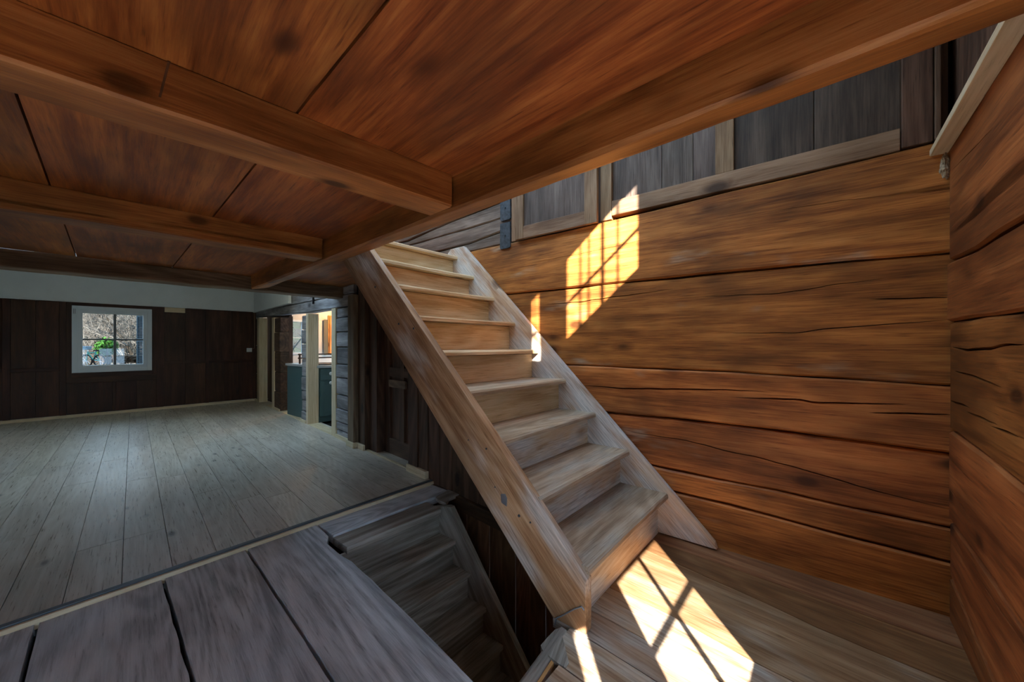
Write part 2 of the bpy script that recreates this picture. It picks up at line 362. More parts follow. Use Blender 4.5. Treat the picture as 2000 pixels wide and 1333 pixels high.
# stair well shaft
shaft = empty('trim_1', (1.2, 1.3, -1.8), 'dark plank shaft of the cellar stair opening', kind='structure')
box('shaft_side', (.66, .60, -1.9), (.70, 2.2, -.09), M_CELLAR, shaft, (0, 0, 1))
box('shaft_side', (.66, .60, -1.9), (1.9, .64, -.09), M_CELLAR, shaft, (0, 0, 1))
box('shaft_side', (.66, 2.16, -1.9), (1.9, 2.2, -.05), M_CELLAR, shaft, (0, 0, 1))
box('cellar_floor', (.4, .4, -1.94), (2.2, 2.3, -1.9), M_EARTH, shaft)
n = 13
for i in range(n):
    u0 = -1.46 + 1.46 * i / n; u1 = u0 + 1.46 / n - .004
    fbox(FD, 'shaft_plank', u0, u1, -1.9, -.085, -.03, .0 + .003 * (i % 2), M_CELLAR, shaft, 'z')
fbox(FD, 'shaft_beam', -1.46, .02, -.085, -.003, -.07, .03, M_DARK2, shaft)

# ------------------------------------------------------------------ new floor
nf = empty('trim_2', (1, 4, 0), 'pale new pine plank floor of the far room', kind='structure')
PW = .158
def hitw(p0, fr):   # distance along YP from p0 to a wall
    return (fr.O - p0).dot(fr.en) / YP.dot(fr.en)
xi = -2.35; k = 0
base = Vector((.048, 2.231, 0))
i0 = -15
for i in range(i0, 14):
    a = base + Vector((PW * i / YP.y, 0, 0)); b = a + Vector((PW / YP.y, 0, 0))
    if a.x > 2.2: break
    ys0 = YT + .018; L_end = hitw(a, FB)
    cuts = [0.0]; t = rng.uniform(.5, 1.9)
    while t < 5.4: cuts.append(t); t += rng.uniform(1.1, 2.2)
    cuts.append(None)
    if a.x > 1.85: continue
    for c0, c1 in zip(cuts[:-1], cuts[1:]):
        def P_(p, c):
            e = hitw(p, FB) - .005 if c is None else c - .0015
            q = p + YP * e; q.z = ZN; return q
        pa, pb = a + YP * (c0 + .0015) , b + YP * (c0 + .0015)
        if c0 == 0: pa.y = pb.y = ys0
        pa.z = pb.z = ZN
        qa, qb = P_(a, c1), P_(b, c1)
        g = Vector((.0012, 0, 0))
        strip('floor_board', [pa + g, qa + g], [pb - g, qb - g], (0, 0, 1), .018, M_NEW, nf, YP)
box('new_floor_base', (-2.4, YT + .02, -.08), (3.9, 8.0, .001), M_BLACK, nf)
sill = empty('trim_3', (.9, YT, 0), 'pale threshold strip with dark profile between the two floors', kind='structure')
box('pale_strip', (-2.4, YT - .012, -.02), (1.80, YT + .004, ZN - .003), M_PALE, sill)
box('dark_profile', (-2.4, YT + .004, .0), (1.80, YT + .03, ZN + .003), M_STRIPD, sill)

# ------------------------------------------------------------------ big log wall
wl = empty('wall_right', (X0, 1, 0), 'tall wall of hewn orange brown logs beside the stair', kind='structure')
Y0, Y1 = YR - .02, 2.7
S0 = [(-.4, 1.768), (-.315, 1.768), (.98, 1.742), (2.7, 1.735)]
S1 = H(FL, [(981, 575.7), (1097, 565), (1200, 554), (1400, 535), (1550, 520), (1852, 494)]) + [(2.7, 1.40)]
S2 = H(FL, [(1425, 727), (1695, 744), (1853, 754)]) + [(2.7, .88)]
S3 = H(FL, [(1200, 808), (1341, 821), (1510, 841), (1611, 854), (1706, 866), (1855, 886)]) + [(2.7, .58)]
S4 = H(FL, [(1386, 934), (1515, 959), (1650, 990), (1853, 1032)]) + [(2.7, .36)]
S5 = H(FL, [(1324, 963), (1425, 987), (1560, 1024), (1678, 1055), (1763, 1077), (1858, 1100)]) + [(2.7, .20)]
SB = [(-.4, -.03), (2.7, -.03)]
c1a = (H(FL, [(1065, 595), (1134, 590), (1186, 582), (1307, 566)]), .0028); c1b = (H(FL, [(1369, 580), (1510, 574), (1571, 567), (1622, 557), (1735, 543)]), .002)
c2 = (H(FL, [(1695, 585), (1855, 581)]), .003); c3 = (H(FL, [(1414, 651), (1560, 651), (1594, 644), (1855, 625)]), .0022)
cS = (H(FL, [(1000, 611), (1068, 612)]), .0015)
c4 = (H(FL, [(1138, 752), (1209, 759), (1420, 762), (1493, 765)]), .0052); c5 = (H(FL, [(1442, 777), (1560, 781), (1594, 787), (1774, 790)]), .0045)
c6 = (H(FL, [(1695, 806), (1857, 810)]), .004); c7 = (H(FL, [(1228, 844), (1341, 861), (1425, 883), (1481, 894), (1594, 925), (1706, 959), (1853, 996)]), .003)
c0 = (H(FL, [(1010, 520), (1160, 491), (1290, 462)]), .0012); c0b = (H(FL, [(1500, 415), (1650, 392), (1850, 372)]), .0010)
c8 = (H(FL, [(1640, 1120), (1760, 1150), (1850, 1172)]), .0012)
def gap(s, k): return [(u, z + k) for u, z in s]
gp = .0022
flog(FL, 'log', Y0, Y1, gap(S0, -.002), gap(S1, gp), [c0b, c0], M_LOG, wl, seed=1, proud=.006)
flog(FL, 'log', Y0, Y1, gap(S1, -gp), gap(S2, .001), [c1a, c1b, c2, c3], M_LOG, wl, seed=2, proud=.0)
flog(FL, 'log', Y0, Y1, gap(S2, -.001), gap(S3, gp), [c4, c5, c6], M_LOG, wl, seed=3, proud=.004)
flog(FL, 'log', Y0, Y1, gap(S3, -gp), gap(S4, .002), [c7], M_LOG, wl, seed=4, proud=-.002)
flog(FL, 'log', Y0, Y1, gap(S4, -.002), gap(S5, gp), [], M_LOG, wl, seed=5, proud=.002)
flog(FL, 'log', Y0, Y1, gap(S5, -gp), SB, [c8], M_LOG, wl, seed=6, proud=.004)
fbox(FL, 'wall_core', YR - .14, 4.4, -.05, 3.3, -.16, -.085, M_BLACK, wl)
# grey logs above, beyond the hatch
g0 = [(1.74, 1.74), (4.4, 1.73)]; g1 = [(1.74, 1.845), (2.19, 1.803), (3, 1.79), (4.4, 1.80)]; g2 = [(1.74, 1.935), (2.28, 1.923), (4.4, 1.90)]
g3 = [(1.74, 2.06), (2.40, 2.017), (2.985, 1.962), (4.4, 2.0)]; g4 = [(1.74, 2.30), (4.4, 2.28)]
gl = [g0, g1, g2, g3, g4, [(1.74, 2.6), (4.4, 2.6)]]
for i in range(5): flog(FL, 'grey_log', 1.742, 4.4, gap(gl[i + 1], -.0015), gap(gl[i], .0015), [], M_LOGG, wl, seed=20 + i, proud=-.006 + .004 * (i % 2))
flog(FL, 'log', 2.7, 4.4, [(2.7, 1.735), (4.4, 1.73)], [(2.7, 1.0), (4.4, 1.0)], [], M_LOGG, wl, seed=31)
# panelling above the logs
ZT = 2.62
fbox(FL, 'bottom_rail', -.228, .976, 1.765, 1.852, -.06, .004, M_PANELB, wl)
WM_rail = None
fbox(FL, 'stile', .978, 1.048, 1.745, ZT, -.06, .004, M_PANELB, wl, 'z')
fbox(FL, 'stile', .345, .426, 1.852, ZT, -.06, .004, M_PANELB, wl, 'z')
fbox(FL, 'stile', -.315, -.231, 1.77, ZT, -.06, .010, M_DARK2, wl, 'z')
fbox(FL, 'stile', -.334, -.318, 1.77, ZT, -.06, .018, M_DARK2, wl, 'z')
fbox(FL, 'panel_board', YR, -.334, 1.77, ZT, -.06, -.01, M_DARK2, wl, 'z')
for a, b in [(.426, .532), (.534, .691), (.693, .976)]: fbox(FL, 'panel_board', a, b, 1.845, ZT, -.05, -.014, M_PANEL, wl, 'z')
for a, b in [(-.231, .037), (.039, .345)]: fbox(FL, 'panel_board', a, b, 1.845, ZT, -.05, -.014, M_PANELD, wl, 'z')
fbox(FL, 'stile', 1.690, 1.735, 1.74, ZT, -.06, .008, M_PANELB, wl, 'z')
fbox(FL, 'panel_board', 1.048, 1.690, 1.74, ZT, -.06, -.012, M_PANEL, wl, 'z')
# hatch standing a little proud
ha = empty('wall_hatch', FL.pt(1.37, 1.735, .03), 'small framed wooden hatch door above the log wall at stair top', 'hatch')
fbox(FL, 'stile', 1.612, 1.682, 1.737, ZT, .008, .036, M_PANELB, ha, 'z'); fbox(FL, 'stile', 1.056, 1.140, 1.737, ZT, .008, .036, M_PANELB, ha, 'z')
fbox(FL, 'bottom_rail', 1.140, 1.612, 1.737, 1.822, .008, .034, M_PANELB, ha)
fbox(FL, 'panel', 1.138, 1.614, 1.80, ZT, .010, .022, M_PANEL, ha, 'z')
for z0, z1, d_, lb in [(1.905, 2.08, .012, 'upper of the two dark iron plates left of the hatch'), (1.70, 1.885, .014, 'lower of the two dark iron plates left of the hatch')]:
    o = empty('iron_plate', FL.pt(1.79, z0, 0), lb, 'plate', group='iron plates by the hatch')
    a = [FL.pt(u, z, .002) for u, z in [(1.742, z0 + .008), (1.75, z0), (1.83, z0), (1.838, z0 + .01), (1.836, z1), (1.744, z1)]]
    solid('plate', [p + FL.en * d_ for p in a], a, M_IRON, o, ZU, FL.en)
    v, f = tube([FL.pt(1.79, (z0 + z1) / 2, d_), FL.pt(1.79, (z0 + z1) / 2, d_ + .01)], .007); mk('nail', v, f, M_IRON, o)

# ------------------------------------------------------------------ near wall with the sun windows
wn = empty('wall_near', (1.7, YR, 0), 'log wall in the right foreground meeting the tall wall', kind='structure')
XE = X0 - .018
R0 = [(1.0, 1.72), (2.2, 1.745)]; R1 = H(FR, [(1858, 511), (1904, 489), (1945, 460), (2000, 429)]) + [(1.0, 1.28)]
R2 = [(2.12, 1.087), (1.435, 1.078), (1.0, 1.075)]; R3 = [(2.12, .69), (1.624, .68), (1.435, .672), (1.0, .66)]
R4 = [(2.12, .357), (1.632, .357), (1.0, .30)]; R5 = [(2.12, .15), (1.64, .085), (1.0, .06)]; RB = [(1.0, -.05), (2.2, -.05)]
r = lambda px, hw: (H(FR, px), hw)
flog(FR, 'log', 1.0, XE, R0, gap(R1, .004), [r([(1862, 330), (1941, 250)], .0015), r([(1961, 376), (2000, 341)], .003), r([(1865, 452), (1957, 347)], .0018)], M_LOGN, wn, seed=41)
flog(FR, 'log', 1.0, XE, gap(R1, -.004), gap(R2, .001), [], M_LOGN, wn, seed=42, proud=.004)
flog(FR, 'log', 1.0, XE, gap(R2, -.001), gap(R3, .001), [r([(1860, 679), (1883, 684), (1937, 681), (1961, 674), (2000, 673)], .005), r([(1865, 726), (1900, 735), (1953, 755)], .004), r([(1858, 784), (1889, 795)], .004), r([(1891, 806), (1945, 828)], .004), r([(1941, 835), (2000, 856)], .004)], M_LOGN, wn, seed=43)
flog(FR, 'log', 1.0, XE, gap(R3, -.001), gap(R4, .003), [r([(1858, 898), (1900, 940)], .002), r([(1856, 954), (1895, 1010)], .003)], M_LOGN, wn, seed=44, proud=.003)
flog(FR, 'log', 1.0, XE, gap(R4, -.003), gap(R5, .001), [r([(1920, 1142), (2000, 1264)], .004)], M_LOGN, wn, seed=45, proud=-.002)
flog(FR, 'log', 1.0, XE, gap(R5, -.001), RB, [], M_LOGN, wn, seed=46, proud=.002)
WD = .12
fbox(FR, 'wall_core', 1.0, X0 + .3, -.15, 3.3, -WD - .04, -.085, M_BLACK, wn)
fbox(FR, 'upper_boarding', 1.0, X0 + .07, 1.745, 3.3, -.085, -.02, M_DARK2, wn, 'z')
# openings (u0,u1,z0,z1)
low = [(-1.75, -1.42), (-1.1, -.42), (-.38, -.10), (-.055, .075), (.315, .824)]  # first three are unseen, added to brighten the room by bounced sun
LZ0, LZ1 = .447, .905
upw = [(-2.2, -1.5), (-1.4, -.7), (-.087, .025), (.228, .806)]  # first two are unseen, added for more light upstairs
UZ0, UZ1 = 2.428, 2.955
def wall_with_holes(fr, u0, u1, z0, z1, holes, hz0, hz1, w0, w1, mat, parent):
    fbox(fr, 'wall_boarding', u0, u1, z0, hz0, w0, w1, mat, parent); fbox(fr, 'wall_boarding', u0, u1, hz1, z1, w0, w1, mat, parent)
    e = u0
    for a, b in holes:
        if a > e: fbox(fr, 'wall_boarding', e, a, hz0, hz1, w0, w1, mat, parent)
        e = b
    if e < u1: fbox(fr, 'wall_boarding', e, u1, hz0, hz1, w0, w1, mat, parent)
wall_with_holes(FR, -2.45, -.40, -.05, 1.72, low[:2], .06, LZ1, -.05, 0, M_LOG, wn)
wall_with_holes(FR, -.40, -.08, -.05, 1.72, low[2:3], .06, .62, -.05, 0, M_LOG, wn)
wall_with_holes(FR, -.08, 1.0, -.05, 1.72, low[3:], LZ0, LZ1, -.05, 0, M_LOG, wn)
wall_with_holes(FR, -2.45, -.65, 1.72, 3.3, upw[:2], 2.0, 2.95, -.05, 0, M_WARM, wn)
wall_with_holes(FR, -.65, 1.0, 1.72, 3.3, upw[2:], UZ0, UZ1, -.05, 0, M_WARM, wn)
NWIN = [3]
NWL = ['cross barred window whose light falls on the floor at the stair foot', 'narrow side window whose light strip falls by the stair foot', 'left tall unseen opening added in the near wall for fill light', 'right tall unseen opening added in the near wall for fill light',
       'barred upper window whose light falls on the log wall', 'narrow upper window whose light falls on the inner stringer', 'large unseen upper opening farthest left, added for fill light', 'large upper window next to the narrow barred one']
def near_window(a, b, z0, z1, mull, cross, bars=()):
    o = empty('window_%d' % NWIN[0], FR.pt((a + b) / 2, z0, -.03), NWL[NWIN[0] - 3], kind='structure'); NWIN[0] += 1
    t = .009
    if mull is not None: fbox(FR, 'muntin', mull - t, mull + t, z0, z1, -.035, -.02, M_FRAME, o, 'z')
    if cross is not None: fbox(FR, 'muntin', a, b, cross - t, cross + t, -.035, -.02, M_FRAME, o)
    for x, hw in bars: fbox(FR, 'window_bar', x - hw, x + hw, z0 - .02, z1 + .02, -.075, -.065, M_IRON, o, 'z')
near_window(*low[4], LZ0, LZ1, .577, .688); near_window(*low[3], LZ0, LZ1, .048, None)
for a, b in low[:2]: near_window(a, b, .06, LZ1, (a + b) / 2, .5)
# upper windows with thin bars; shadow lines measured on the log wall
def shadow_u(x, y): p = atx(x, y, X0); return p.x - (p.y - YR) / .885
bars = [(shadow_u(1114, 560), .006), (shadow_u(1130, 560), .006), (shadow_u(1184, 500), .006), (shadow_u(1224, 450), .006)]
near_window(*upw[3], UZ0, UZ1, shadow_u(1168, 520), UZ0 + .24, bars); near_window(*upw[2], UZ0, UZ1, None, UZ0 + .24, [(shadow_u(1038, 620), .005), (shadow_u(1029, 620), .005)])
near_window(*upw[0], 2.0, 2.95, -1.85, 2.5); near_window(*upw[1], 2.0, 2.95, -1.05, 2.5)
def portal(u0, u1, z0, z1, fr, w):
    l = bpy.data.lights.new('portal', 'AREA'); l.shape = 'RECTANGLE'; l.size = (u1 - u0) * U; l.size_y = (z1 - z0) * U; l.cycles.is_portal = True
    o = bpy.data.objects.new('portal', l); COL.objects.link(o); o.location = fr.pt((u0 + u1) / 2, (z0 + z1) / 2, w) * U
    z = -fr.en; x = ZU.cross(z); M = Matrix((x, ZU, z)).transposed().to_4x4(); M.translation = fr.pt((u0 + u1) / 2, (z0 + z1) / 2, w) * U
    o.matrix_world = M
portal(low[0][0], low[2][1], .06, LZ1, FR, -.06); portal(low[3][0], low[4][1], LZ0, LZ1, FR, -.06)
portal(upw[0][0], upw[1][1], 2.0, 2.95, FR, -.06); portal(upw[2][0], upw[3][1], UZ0, UZ1, FR, -.06)

# ------------------------------------------------------------------ low ceiling, beams
ce = empty('ceiling', (0, 2, ZC), 'low ceiling of wide reddish brown boards', kind='structure')
def beam_x(y, right=True): return (.98 if right else .845) + .075 * (y + .17)
seams = [(.385, .592, .419, 1.046), (-.032, 1.447, .012, 2.301)]
def cs(x_at0): return lambda y: x_at0 + .0775 * y
c_edges = [-2.5, -2.05, -1.62, -1.15, -.62, -.155, .338]
for a, b in zip(c_edges[:-1], c_edges[1:]):
    ys = [YR, 1.2, 2.4, 3.95]
    strip('ceiling_board', [(a + .0775 * y + .003, y, ZC) for y in ys], [(b + .0775 * y - .003, y, ZC) for y in ys], (0, 0, -1), .09, M_CEIL, ce, YP)
ys = [YR, 1.2, 2.3]
strip('ceiling_board', [(.338 + .0775 * y + .003, y, ZC) for y in ys], [(beam_x(y) - .05, y, ZC) for y in ys], (0, 0, -1), .09, M_CEIL, ce, YP)
strip('ceiling_board', [(.338 + .0775 * y + .003, y, ZC) for y in (2.303, 3.95)], [(1.0 + .0775 * y, y, ZC) for y in (2.303, 3.95)], (0, 0, -1), .09, M_CEIL, ce, YP)
strip('ceiling_board', [(1.006 + .0775 * y, y, ZC) for y in (2.36, 3.95)], [(2.4, y, ZC) for y in (2.36, 3.95)], (0, 0, -1), .09, M_CEIL, ce, YP)
box('ceiling_backing', (-2.5, YR, ZC + .092), (.90, 3.95, ZC + .10), M_BLACK, ce)
# header beam along the stair opening
hb = empty('ceiling_beam', (1.0, 1, 1.5), 'long heavy orange brown header beam along the stair opening', 'beam', group='heavy ceiling beams')
zb = 1.515
V, Fc = [], []
N = 46
for i in range(N + 1):
    y = YR - .01 + (3.86 - YR) * i / N
    xl, xr = beam_x(y, False), beam_x(y)
    def jit(k): return .006 * mnoise.noise(Vector((y * 3.1, k * 5.3, .2))) + .002 * mnoise.noise(Vector((y * 17, k * 5.3, .7)))
    sec = [(xl, ZC + .0), (xl + jit(1), zb - .018 + jit(2)), (xl + .010, zb - .028 + jit(3)), (xr - .030, zb - .006 + jit(4)), (xr - .002 + jit(5), zb + .004 + jit(6)), (xr, ZC + .0), (xr, ZC + .075), (xl, ZC + .075)]
    V += [Vector((x, y, z)) for x, z in sec]
for i in range(N):
    for k in range(8): j = (k + 1) % 8; Fc.append([i * 8 + k, i * 8 + j, i * 8 + 8 + j, i * 8 + 8 + k])
Fc += [list(range(8)), list(range(N * 8, N * 8 + 8))[::-1]]
mk('timber', V, Fc, M_BEAM, hb, (.075, 1, 0), (0, 0, 1))
def joist(p0, p1, hgt0, hgt1, depth, label, cracks=(), mat=M_BEAM, chd=.008):
    """front top edge p0->p1 at the ceiling, hanging hgt, depth behind"""
    p0, p1 = Vector(p0), Vector(p1); e = (p1 - p0); L = e.length; e.normalize(); back = Vector((-e.y, e.x, 0))
    o = empty('ceiling_beam', (p0 + p1) / 2 - ZU * hgt1, label, 'beam', group='heavy ceiling beams')
    fr = Frame((p0.x, p0.y, 0), e, -back); fr.eu = Vector((e.x, e.y, 0)).normalized()
    bot = [(0, p0.z - hgt0), (L, p1.z - hgt1)]; top = [(0, p0.z + .005), (L, p1.z + .005)]
    flog(fr, 'timber', 0, L, top, bot, cracks, mat, o, depth=depth, seed=int(L * 50), cham=chd, step=.04)
    return o, fr
J1L = Vector((-2.4, 1.262, ZC)); J1R = Vector((beam_x(1.03, False) - .012, 1.029, ZC))
j1, f1 = joist(J1L, J1R, .115, .112, .13, 'nearest ceiling joist with knots, ending at the header beam')
a = f1.hit(330, 132); b = f1.hit(312, 190)
sp = [f1.pt(a[0] - .002, ZC, .001), f1.pt(a[0] + .0025, ZC, .001), f1.pt(b[0] + .002, b[1], .001), f1.pt(b[0] - .002, b[1], .001)]
solid('scarf_line', sp, [p - f1.en * .004 for p in sp], M_DARK2, j1, ZU, f1.en)
J2L = Vector((-2.4, 2.42, ZC)); J2R = Vector((beam_x(2.0, False) - .0, 2.21, ZC))
f2 = Frame((J2L.x, J2L.y, 0), Vector((J2R.x - J2L.x, J2R.y - J2L.y, 0)), Vector((J2R.y - J2L.y, -(J2R.x - J2L.x), 0)))
def ck(fr, px, hw): return (H(fr, px), hw)
j2, f2 = joist(J2L, J2R, .115, .112, .13, 'split middle ceiling joist behind the nearest one', [ck(f2, [(0, 395), (60, 404), (220, 425)], .003), ck(f2, [(260, 431), (380, 447), (480, 465), (600, 482)], .003)])
j3, f3 = joist((-2.4, 4.07, ZC), (2.02, 3.88, ZC), .115, .115, .16, 'farthest dark ceiling beam above the far room, ending at post', mat=M_POST)
# pale board up in the corner
pb = box('batten', (.9, YR + .002, 1.714), (X0 - .002, -.306, 1.738), M_PALE, None)
tag(pb, 'pale new wooden batten high in the corner over the log walls', 'batten')
# crumpled wad under the batten in the corner gap
bm = bmesh.new(); bmesh.ops.create_icosphere(bm, subdivisions=3, radius=1)
wv = []
for v in bm.verts:
    k = 1 + .55 * mnoise.noise(v.co * 2.3) + .25 * mnoise.noise(v.co * 6)
    wv.append(Vector((X0 - .012, YR + .012, 1.665)) + Vector((v.co.x * .014, v.co.y * .012, v.co.z * .045)) * k)
wf = [[v.index for v in f.verts] for f in bm.faces]; bm.free()
wad = mk('wadding', wv, wf, plain('old wadding', (.34, .26, .16), .9, nscale=90, amt=.5), None)
tag(wad, 'crumpled brownish wadding stuffed in the corner gap under the batten', 'wadding')

# ------------------------------------------------------------------ upper staircase
st = empty('staircase', (1.65, .64, 0), 'steep open wooden staircase climbing along the log wall', 'staircase')
XI, XS, XO = 2.085, 1.229, 1.187
nose = [atx(x, y, 2.08) for x, y in [(1305, 965), (1227, 877), (1160, 803), (1102, 737), (1047, 680), (1003, 626), (963, 577), (923, 537), (895, 500)]]
nz = [.218 + .1862 * i for i in range(9)]; ny = [.640 + .2035 * i for i in range(9)]
for i in range(9): ny[i] = .5 * ny[i] + .5 * nose[i].y; nz[i] = .5 * nz[i] + .5 * nose[i].z
TT = .030
for i in range(9):
    y0, z0 = ny[i], nz[i]; yn = (ny[i + 1] + .060 if i < 8 else y0 + .16)
    wear = .012
    xs = [XS - .015, 1.45, 1.66, 1.87, XI + .012]
    A = []; rows = []
    for k, x in enumerate(xs):
        dy = wear * math.sin(math.pi * k / 4) * (0.7 if i else 1); dz = .004 * math.sin(math.pi * k / 4)
        rows.append([(x, y0 + dy * .4, z0 - TT + .004), (x, y0 + dy * .3 + .001, z0 - .010), (x, y0 + dy * .5 + .008, z0 - dz), (x, yn, z0), (x, yn, z0 - TT)])
    V = [p for rw in rows for p in rw]; Fc = []
    for k in range(4):
        for q in range(5): j = (q + 1) % 5; Fc.append([k * 5 + q, k * 5 + j, k * 5 + 5 + j, k * 5 + 5 + q])
    Fc += [list(range(5)), list(range(20, 25))[::-1]]
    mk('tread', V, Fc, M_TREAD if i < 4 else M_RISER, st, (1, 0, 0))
    rb = 0 if i == 0 else nz[i - 1]
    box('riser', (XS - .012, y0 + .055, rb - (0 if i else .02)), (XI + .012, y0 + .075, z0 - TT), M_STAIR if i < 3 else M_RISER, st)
def stringer(x0, x1, prof, name='stringer'):
    A = [Vector((x0, y, z)) for y, z in prof]; B = [Vector((x1, y, z)) for y, z in prof]
    return solid(name, A, B, M_STRING if x0 < 1.5 else M_STAIR, st, (0, 1, .97), (1, 0, 0), .004)
lsx = stringer(XO, XS, [(.640, .0), (.775, .0), (2.30, 1.497), (2.42, 1.60), (2.42, 1.80), (2.25, 1.775), (2.019, 1.545), (1.30, .845), (.90, .452), (.640, .185)])
stringer(XI, X0 - .012, [(.41, 0), (.86, 0.0), (2.40, 1.46), (2.42, 1.70), (2.34, 1.775), (2.24, 1.775), (2.19, 1.775), (.42, .03)])
# foot shoe line, iron plate, nails and pegs on the outer face
def on_outer(x, y): p = atx(x, y, XO); return p
p = on_outer(985, 976)
a = [p + Vector((-.003, dy, dz)) for dy, dz in [(-.014, -.024), (.014, -.016), (.016, .018), (-.006, .024), (-.016, .008)]]
solid('iron_peg', a, [q + Vector((.006, 0, 0)) for q in a], M_STEEL, st, ZU, (1, 0, 0))
for x, y, rr in [(1014, 1008, .006), (950, 877, .0045), (1036, 1021, .004), (733, 561, .006), (779, 633, .006), (808, 642, .006), (967, 952, .003), (915, 860, .003)]:
    p = on_outer(x, y); v, f = tube([p + Vector((-.002, 0, 0)), p + Vector((.003, 0, 0))], rr, 8); mk('nail', v, f, M_IRON, st)
# rounded iron cap let into the foot of the outer stringer
p0 = on_outer(1084, 1222); p1 = on_outer(1143, 1187)
v, f = tube([p0 + Vector((-.002, 0, 0)), on_outer(1087, 1208) + Vector((-.003, 0, 0)), on_outer(1098, 1203) + Vector((-.003, 0, 0)), on_outer(1122, 1190) + Vector((-.003, 0, 0)), on_outer(1137, 1185) + Vector((-.003, 0, 0)), on_outer(1141, 1192) + Vector((-.002, 0, 0))], .0025, 6)
mk('foot_band', v, f, M_STEEL, st)

# ------------------------------------------------------------------ cellar staircase
cst = empty('cellar_staircase', (1.25, 1.85, -.02), 'narrow grey wooden stair descending into the dark opening', 'staircase')
cn = [(1.849, -.027)]
for i in range(1, 11): cn.append((1.849 - .126 * i, -.027 - .148 * i))
CXR = 1.575
for i, (y, z) in enumerate(cn):
    if i > 0: box('tread', (.88, y, z - .024), (CXR + .01, y + .126 + .03, z), M_LOWST, cst)
    box('riser', (.88, y + .022, z - .148), (CXR + .01, y + .036, z - .02), M_LOWST, cst)
pf = [(2.0, -.05), (1.80, .012), (1.77, .012), (.45, -1.54), (.45, -1.72), (.60, -1.72), (2.0, -.10)]
solid('stringer', [Vector((CXR, y, z)) for y, z in pf], [Vector((CXR + .035, y, z)) for y, z in pf], M_LOWST, cst, (0, 1, 1.17), (1, 0, 0), .003)
solid('stringer', [Vector((.85, y, z - .03)) for y, z in pf], [Vector((.885, y, z - .03)) for y, z in pf], M_LOWST, cst, (0, 1, 1.17), (1, 0, 0), .003)
cap = [atz(x, y, .004) for x, y in [(851, 972), (875, 957), (900, 964), (877, 974), (872, 983), (858, 978)]]
solid('corner_cap', cap, [p - ZU * .02 for p in cap], M_LOWST, cst)

# ------------------------------------------------------------------ wall with the doorways
wd = empty('wall_middle', DA, 'old wall of weathered logs with doorways to the kitchen', kind='structure')
def fd(x, y=700): return FD.hit(x, y)[0]
ZL = 1.75; TH = .11
# dark boarded part under and behind the stair
uP0, uP1 = -1.75, .0
nb = 12
for i in range(nb):
    u0 = -1.72 + 1.72 * i / nb; u1 = u0 + 1.72 / nb - .003
    ytop = FD.pt(u0, 0).y; zt = .95 * (ytop - .93)
    if zt < .06: continue
    fbox(FD, 'boarding', u0, u1, 0, min(zt, ZC), -.04, .0 + .003 * (i % 3), M_DARK2, wd, 'z')
# door_1 recess: posts, leaf
fbox(FD, 'door_post', .0, .13, 0, 1.24, -.04, .012, M_DARK2, wd, 'z'); fbox(FD, 'door_post', .13, .265, 0, 1.36, -.03, .022, M_DARK2, wd, 'z')
fbox(FD, 'door_post', 1.075, 1.215, 0, ZC, -.10, .015, M_DARK2, wd, 'z'); fbox(FD, 'door_post', .92, 1.075, 0, ZC, -.14, -.03, M_DARK2, wd, 'z')
fbox(FD, 'recess_back', .10, 1.5, 0, 1.34, -.20, -.175, M_BLACK, wd, 'z')
fbox(FD, 'recess_side', 1.215, 1.355, 0, ZC, -.14, -.03, M_BLACK, wd, 'z')
fbox(FD, 'recess_sill', .265, 1.06, 0, .012, -.16, -.0, M_LOWST, wd)
dr = empty('door_1', FD.pt(.55, 0, -.11), 'dark panelled wooden door in a recess under the stair', kind='structure')
w0, w1 = -.135, -.105
for a, b in [(.27, .36), (.82, .92)]: fbox(FD, 'door_stile', a, b, .02, 1.5, w0, w1, M_DARK2, dr, 'z')
for a, b in [(.02, .16), (.72, .80), (1.38, 1.5)]: fbox(FD, 'door_rail', .36, .82, a, b, w0, w1, M_DARK2, dr)
fbox(FD, 'door_stile', .56, .62, .16, 1.38, w0, w1, M_DARK2, dr, 'z')
fbox(FD, 'door_panel', .34, .84, .10, 1.45, w0 - .015, w0 + .008, M_DARK2, dr, 'z')
hu, hz = FD.hit(775, 750, -.10)
fbox(FD, 'latch_board', hu - .17, hu + .12, hz - .035, hz + .03, -.105, -.085, M_POST, dr)
# post under the far beam
pu0, pu1 = fd(702), fd(680)
po = empty('wooden_post', FD.pt(1.36, 0, .05), 'square brown wooden post between the log wall and the dark door', 'post')
fbox(FD, 'shaft', 1.22, 1.357, .022, 1.488, .0, .06, M_POST, po, 'z', .006)
fbox(FD, 'plinth', 1.205, 1.372, .021, .072, .0, .072, M_PALE, po)
# logs between and beside the doorways: u ranges
uA0, uA1 = 1.36, fd(657)              # beside the post
uD3 = (fd(650), fd(604))              # third doorway
uB0, uB1 = fd(600), fd(590)           # stub
uD2 = (fd(590), fd(548))
uC0, uC1 = fd(548), fd(537)
uD1 = (fd(533), fd(520))
uE0, uE1 = fd(505), 5.6
hz = [0, .13, .24, .37, .52, .68, .80, .97, 1.12, 1.27, 1.40]
zA = sorted([0.02] + [FD.hit(668, y)[1] for y in [838, 821, 788, 745, 722, 693, 664, 630]] + [1.395])
zA = [0.02, .105, .19, .33, .48, .66, .80, .98, 1.14, 1.29, 1.395]
def stack(u0, u1, zs, seed, mat=M_BLUE, dep=TH):
    for i in range(len(zs) - 1):
        flog(FD, 'log', u0, u1, [(u0, zs[i + 1] - .003)], [(u0, zs[i] + .003)], [], mat, wd, depth=dep, seed=seed + i, proud=.004 * ((i + seed) % 3), step=.05)
stack(uA0, uA1, zA, 60); stack(uB0, uB1, [0.02, .16, .30, .42, .60, .83, 1.02, 1.2, 1.385], 80)
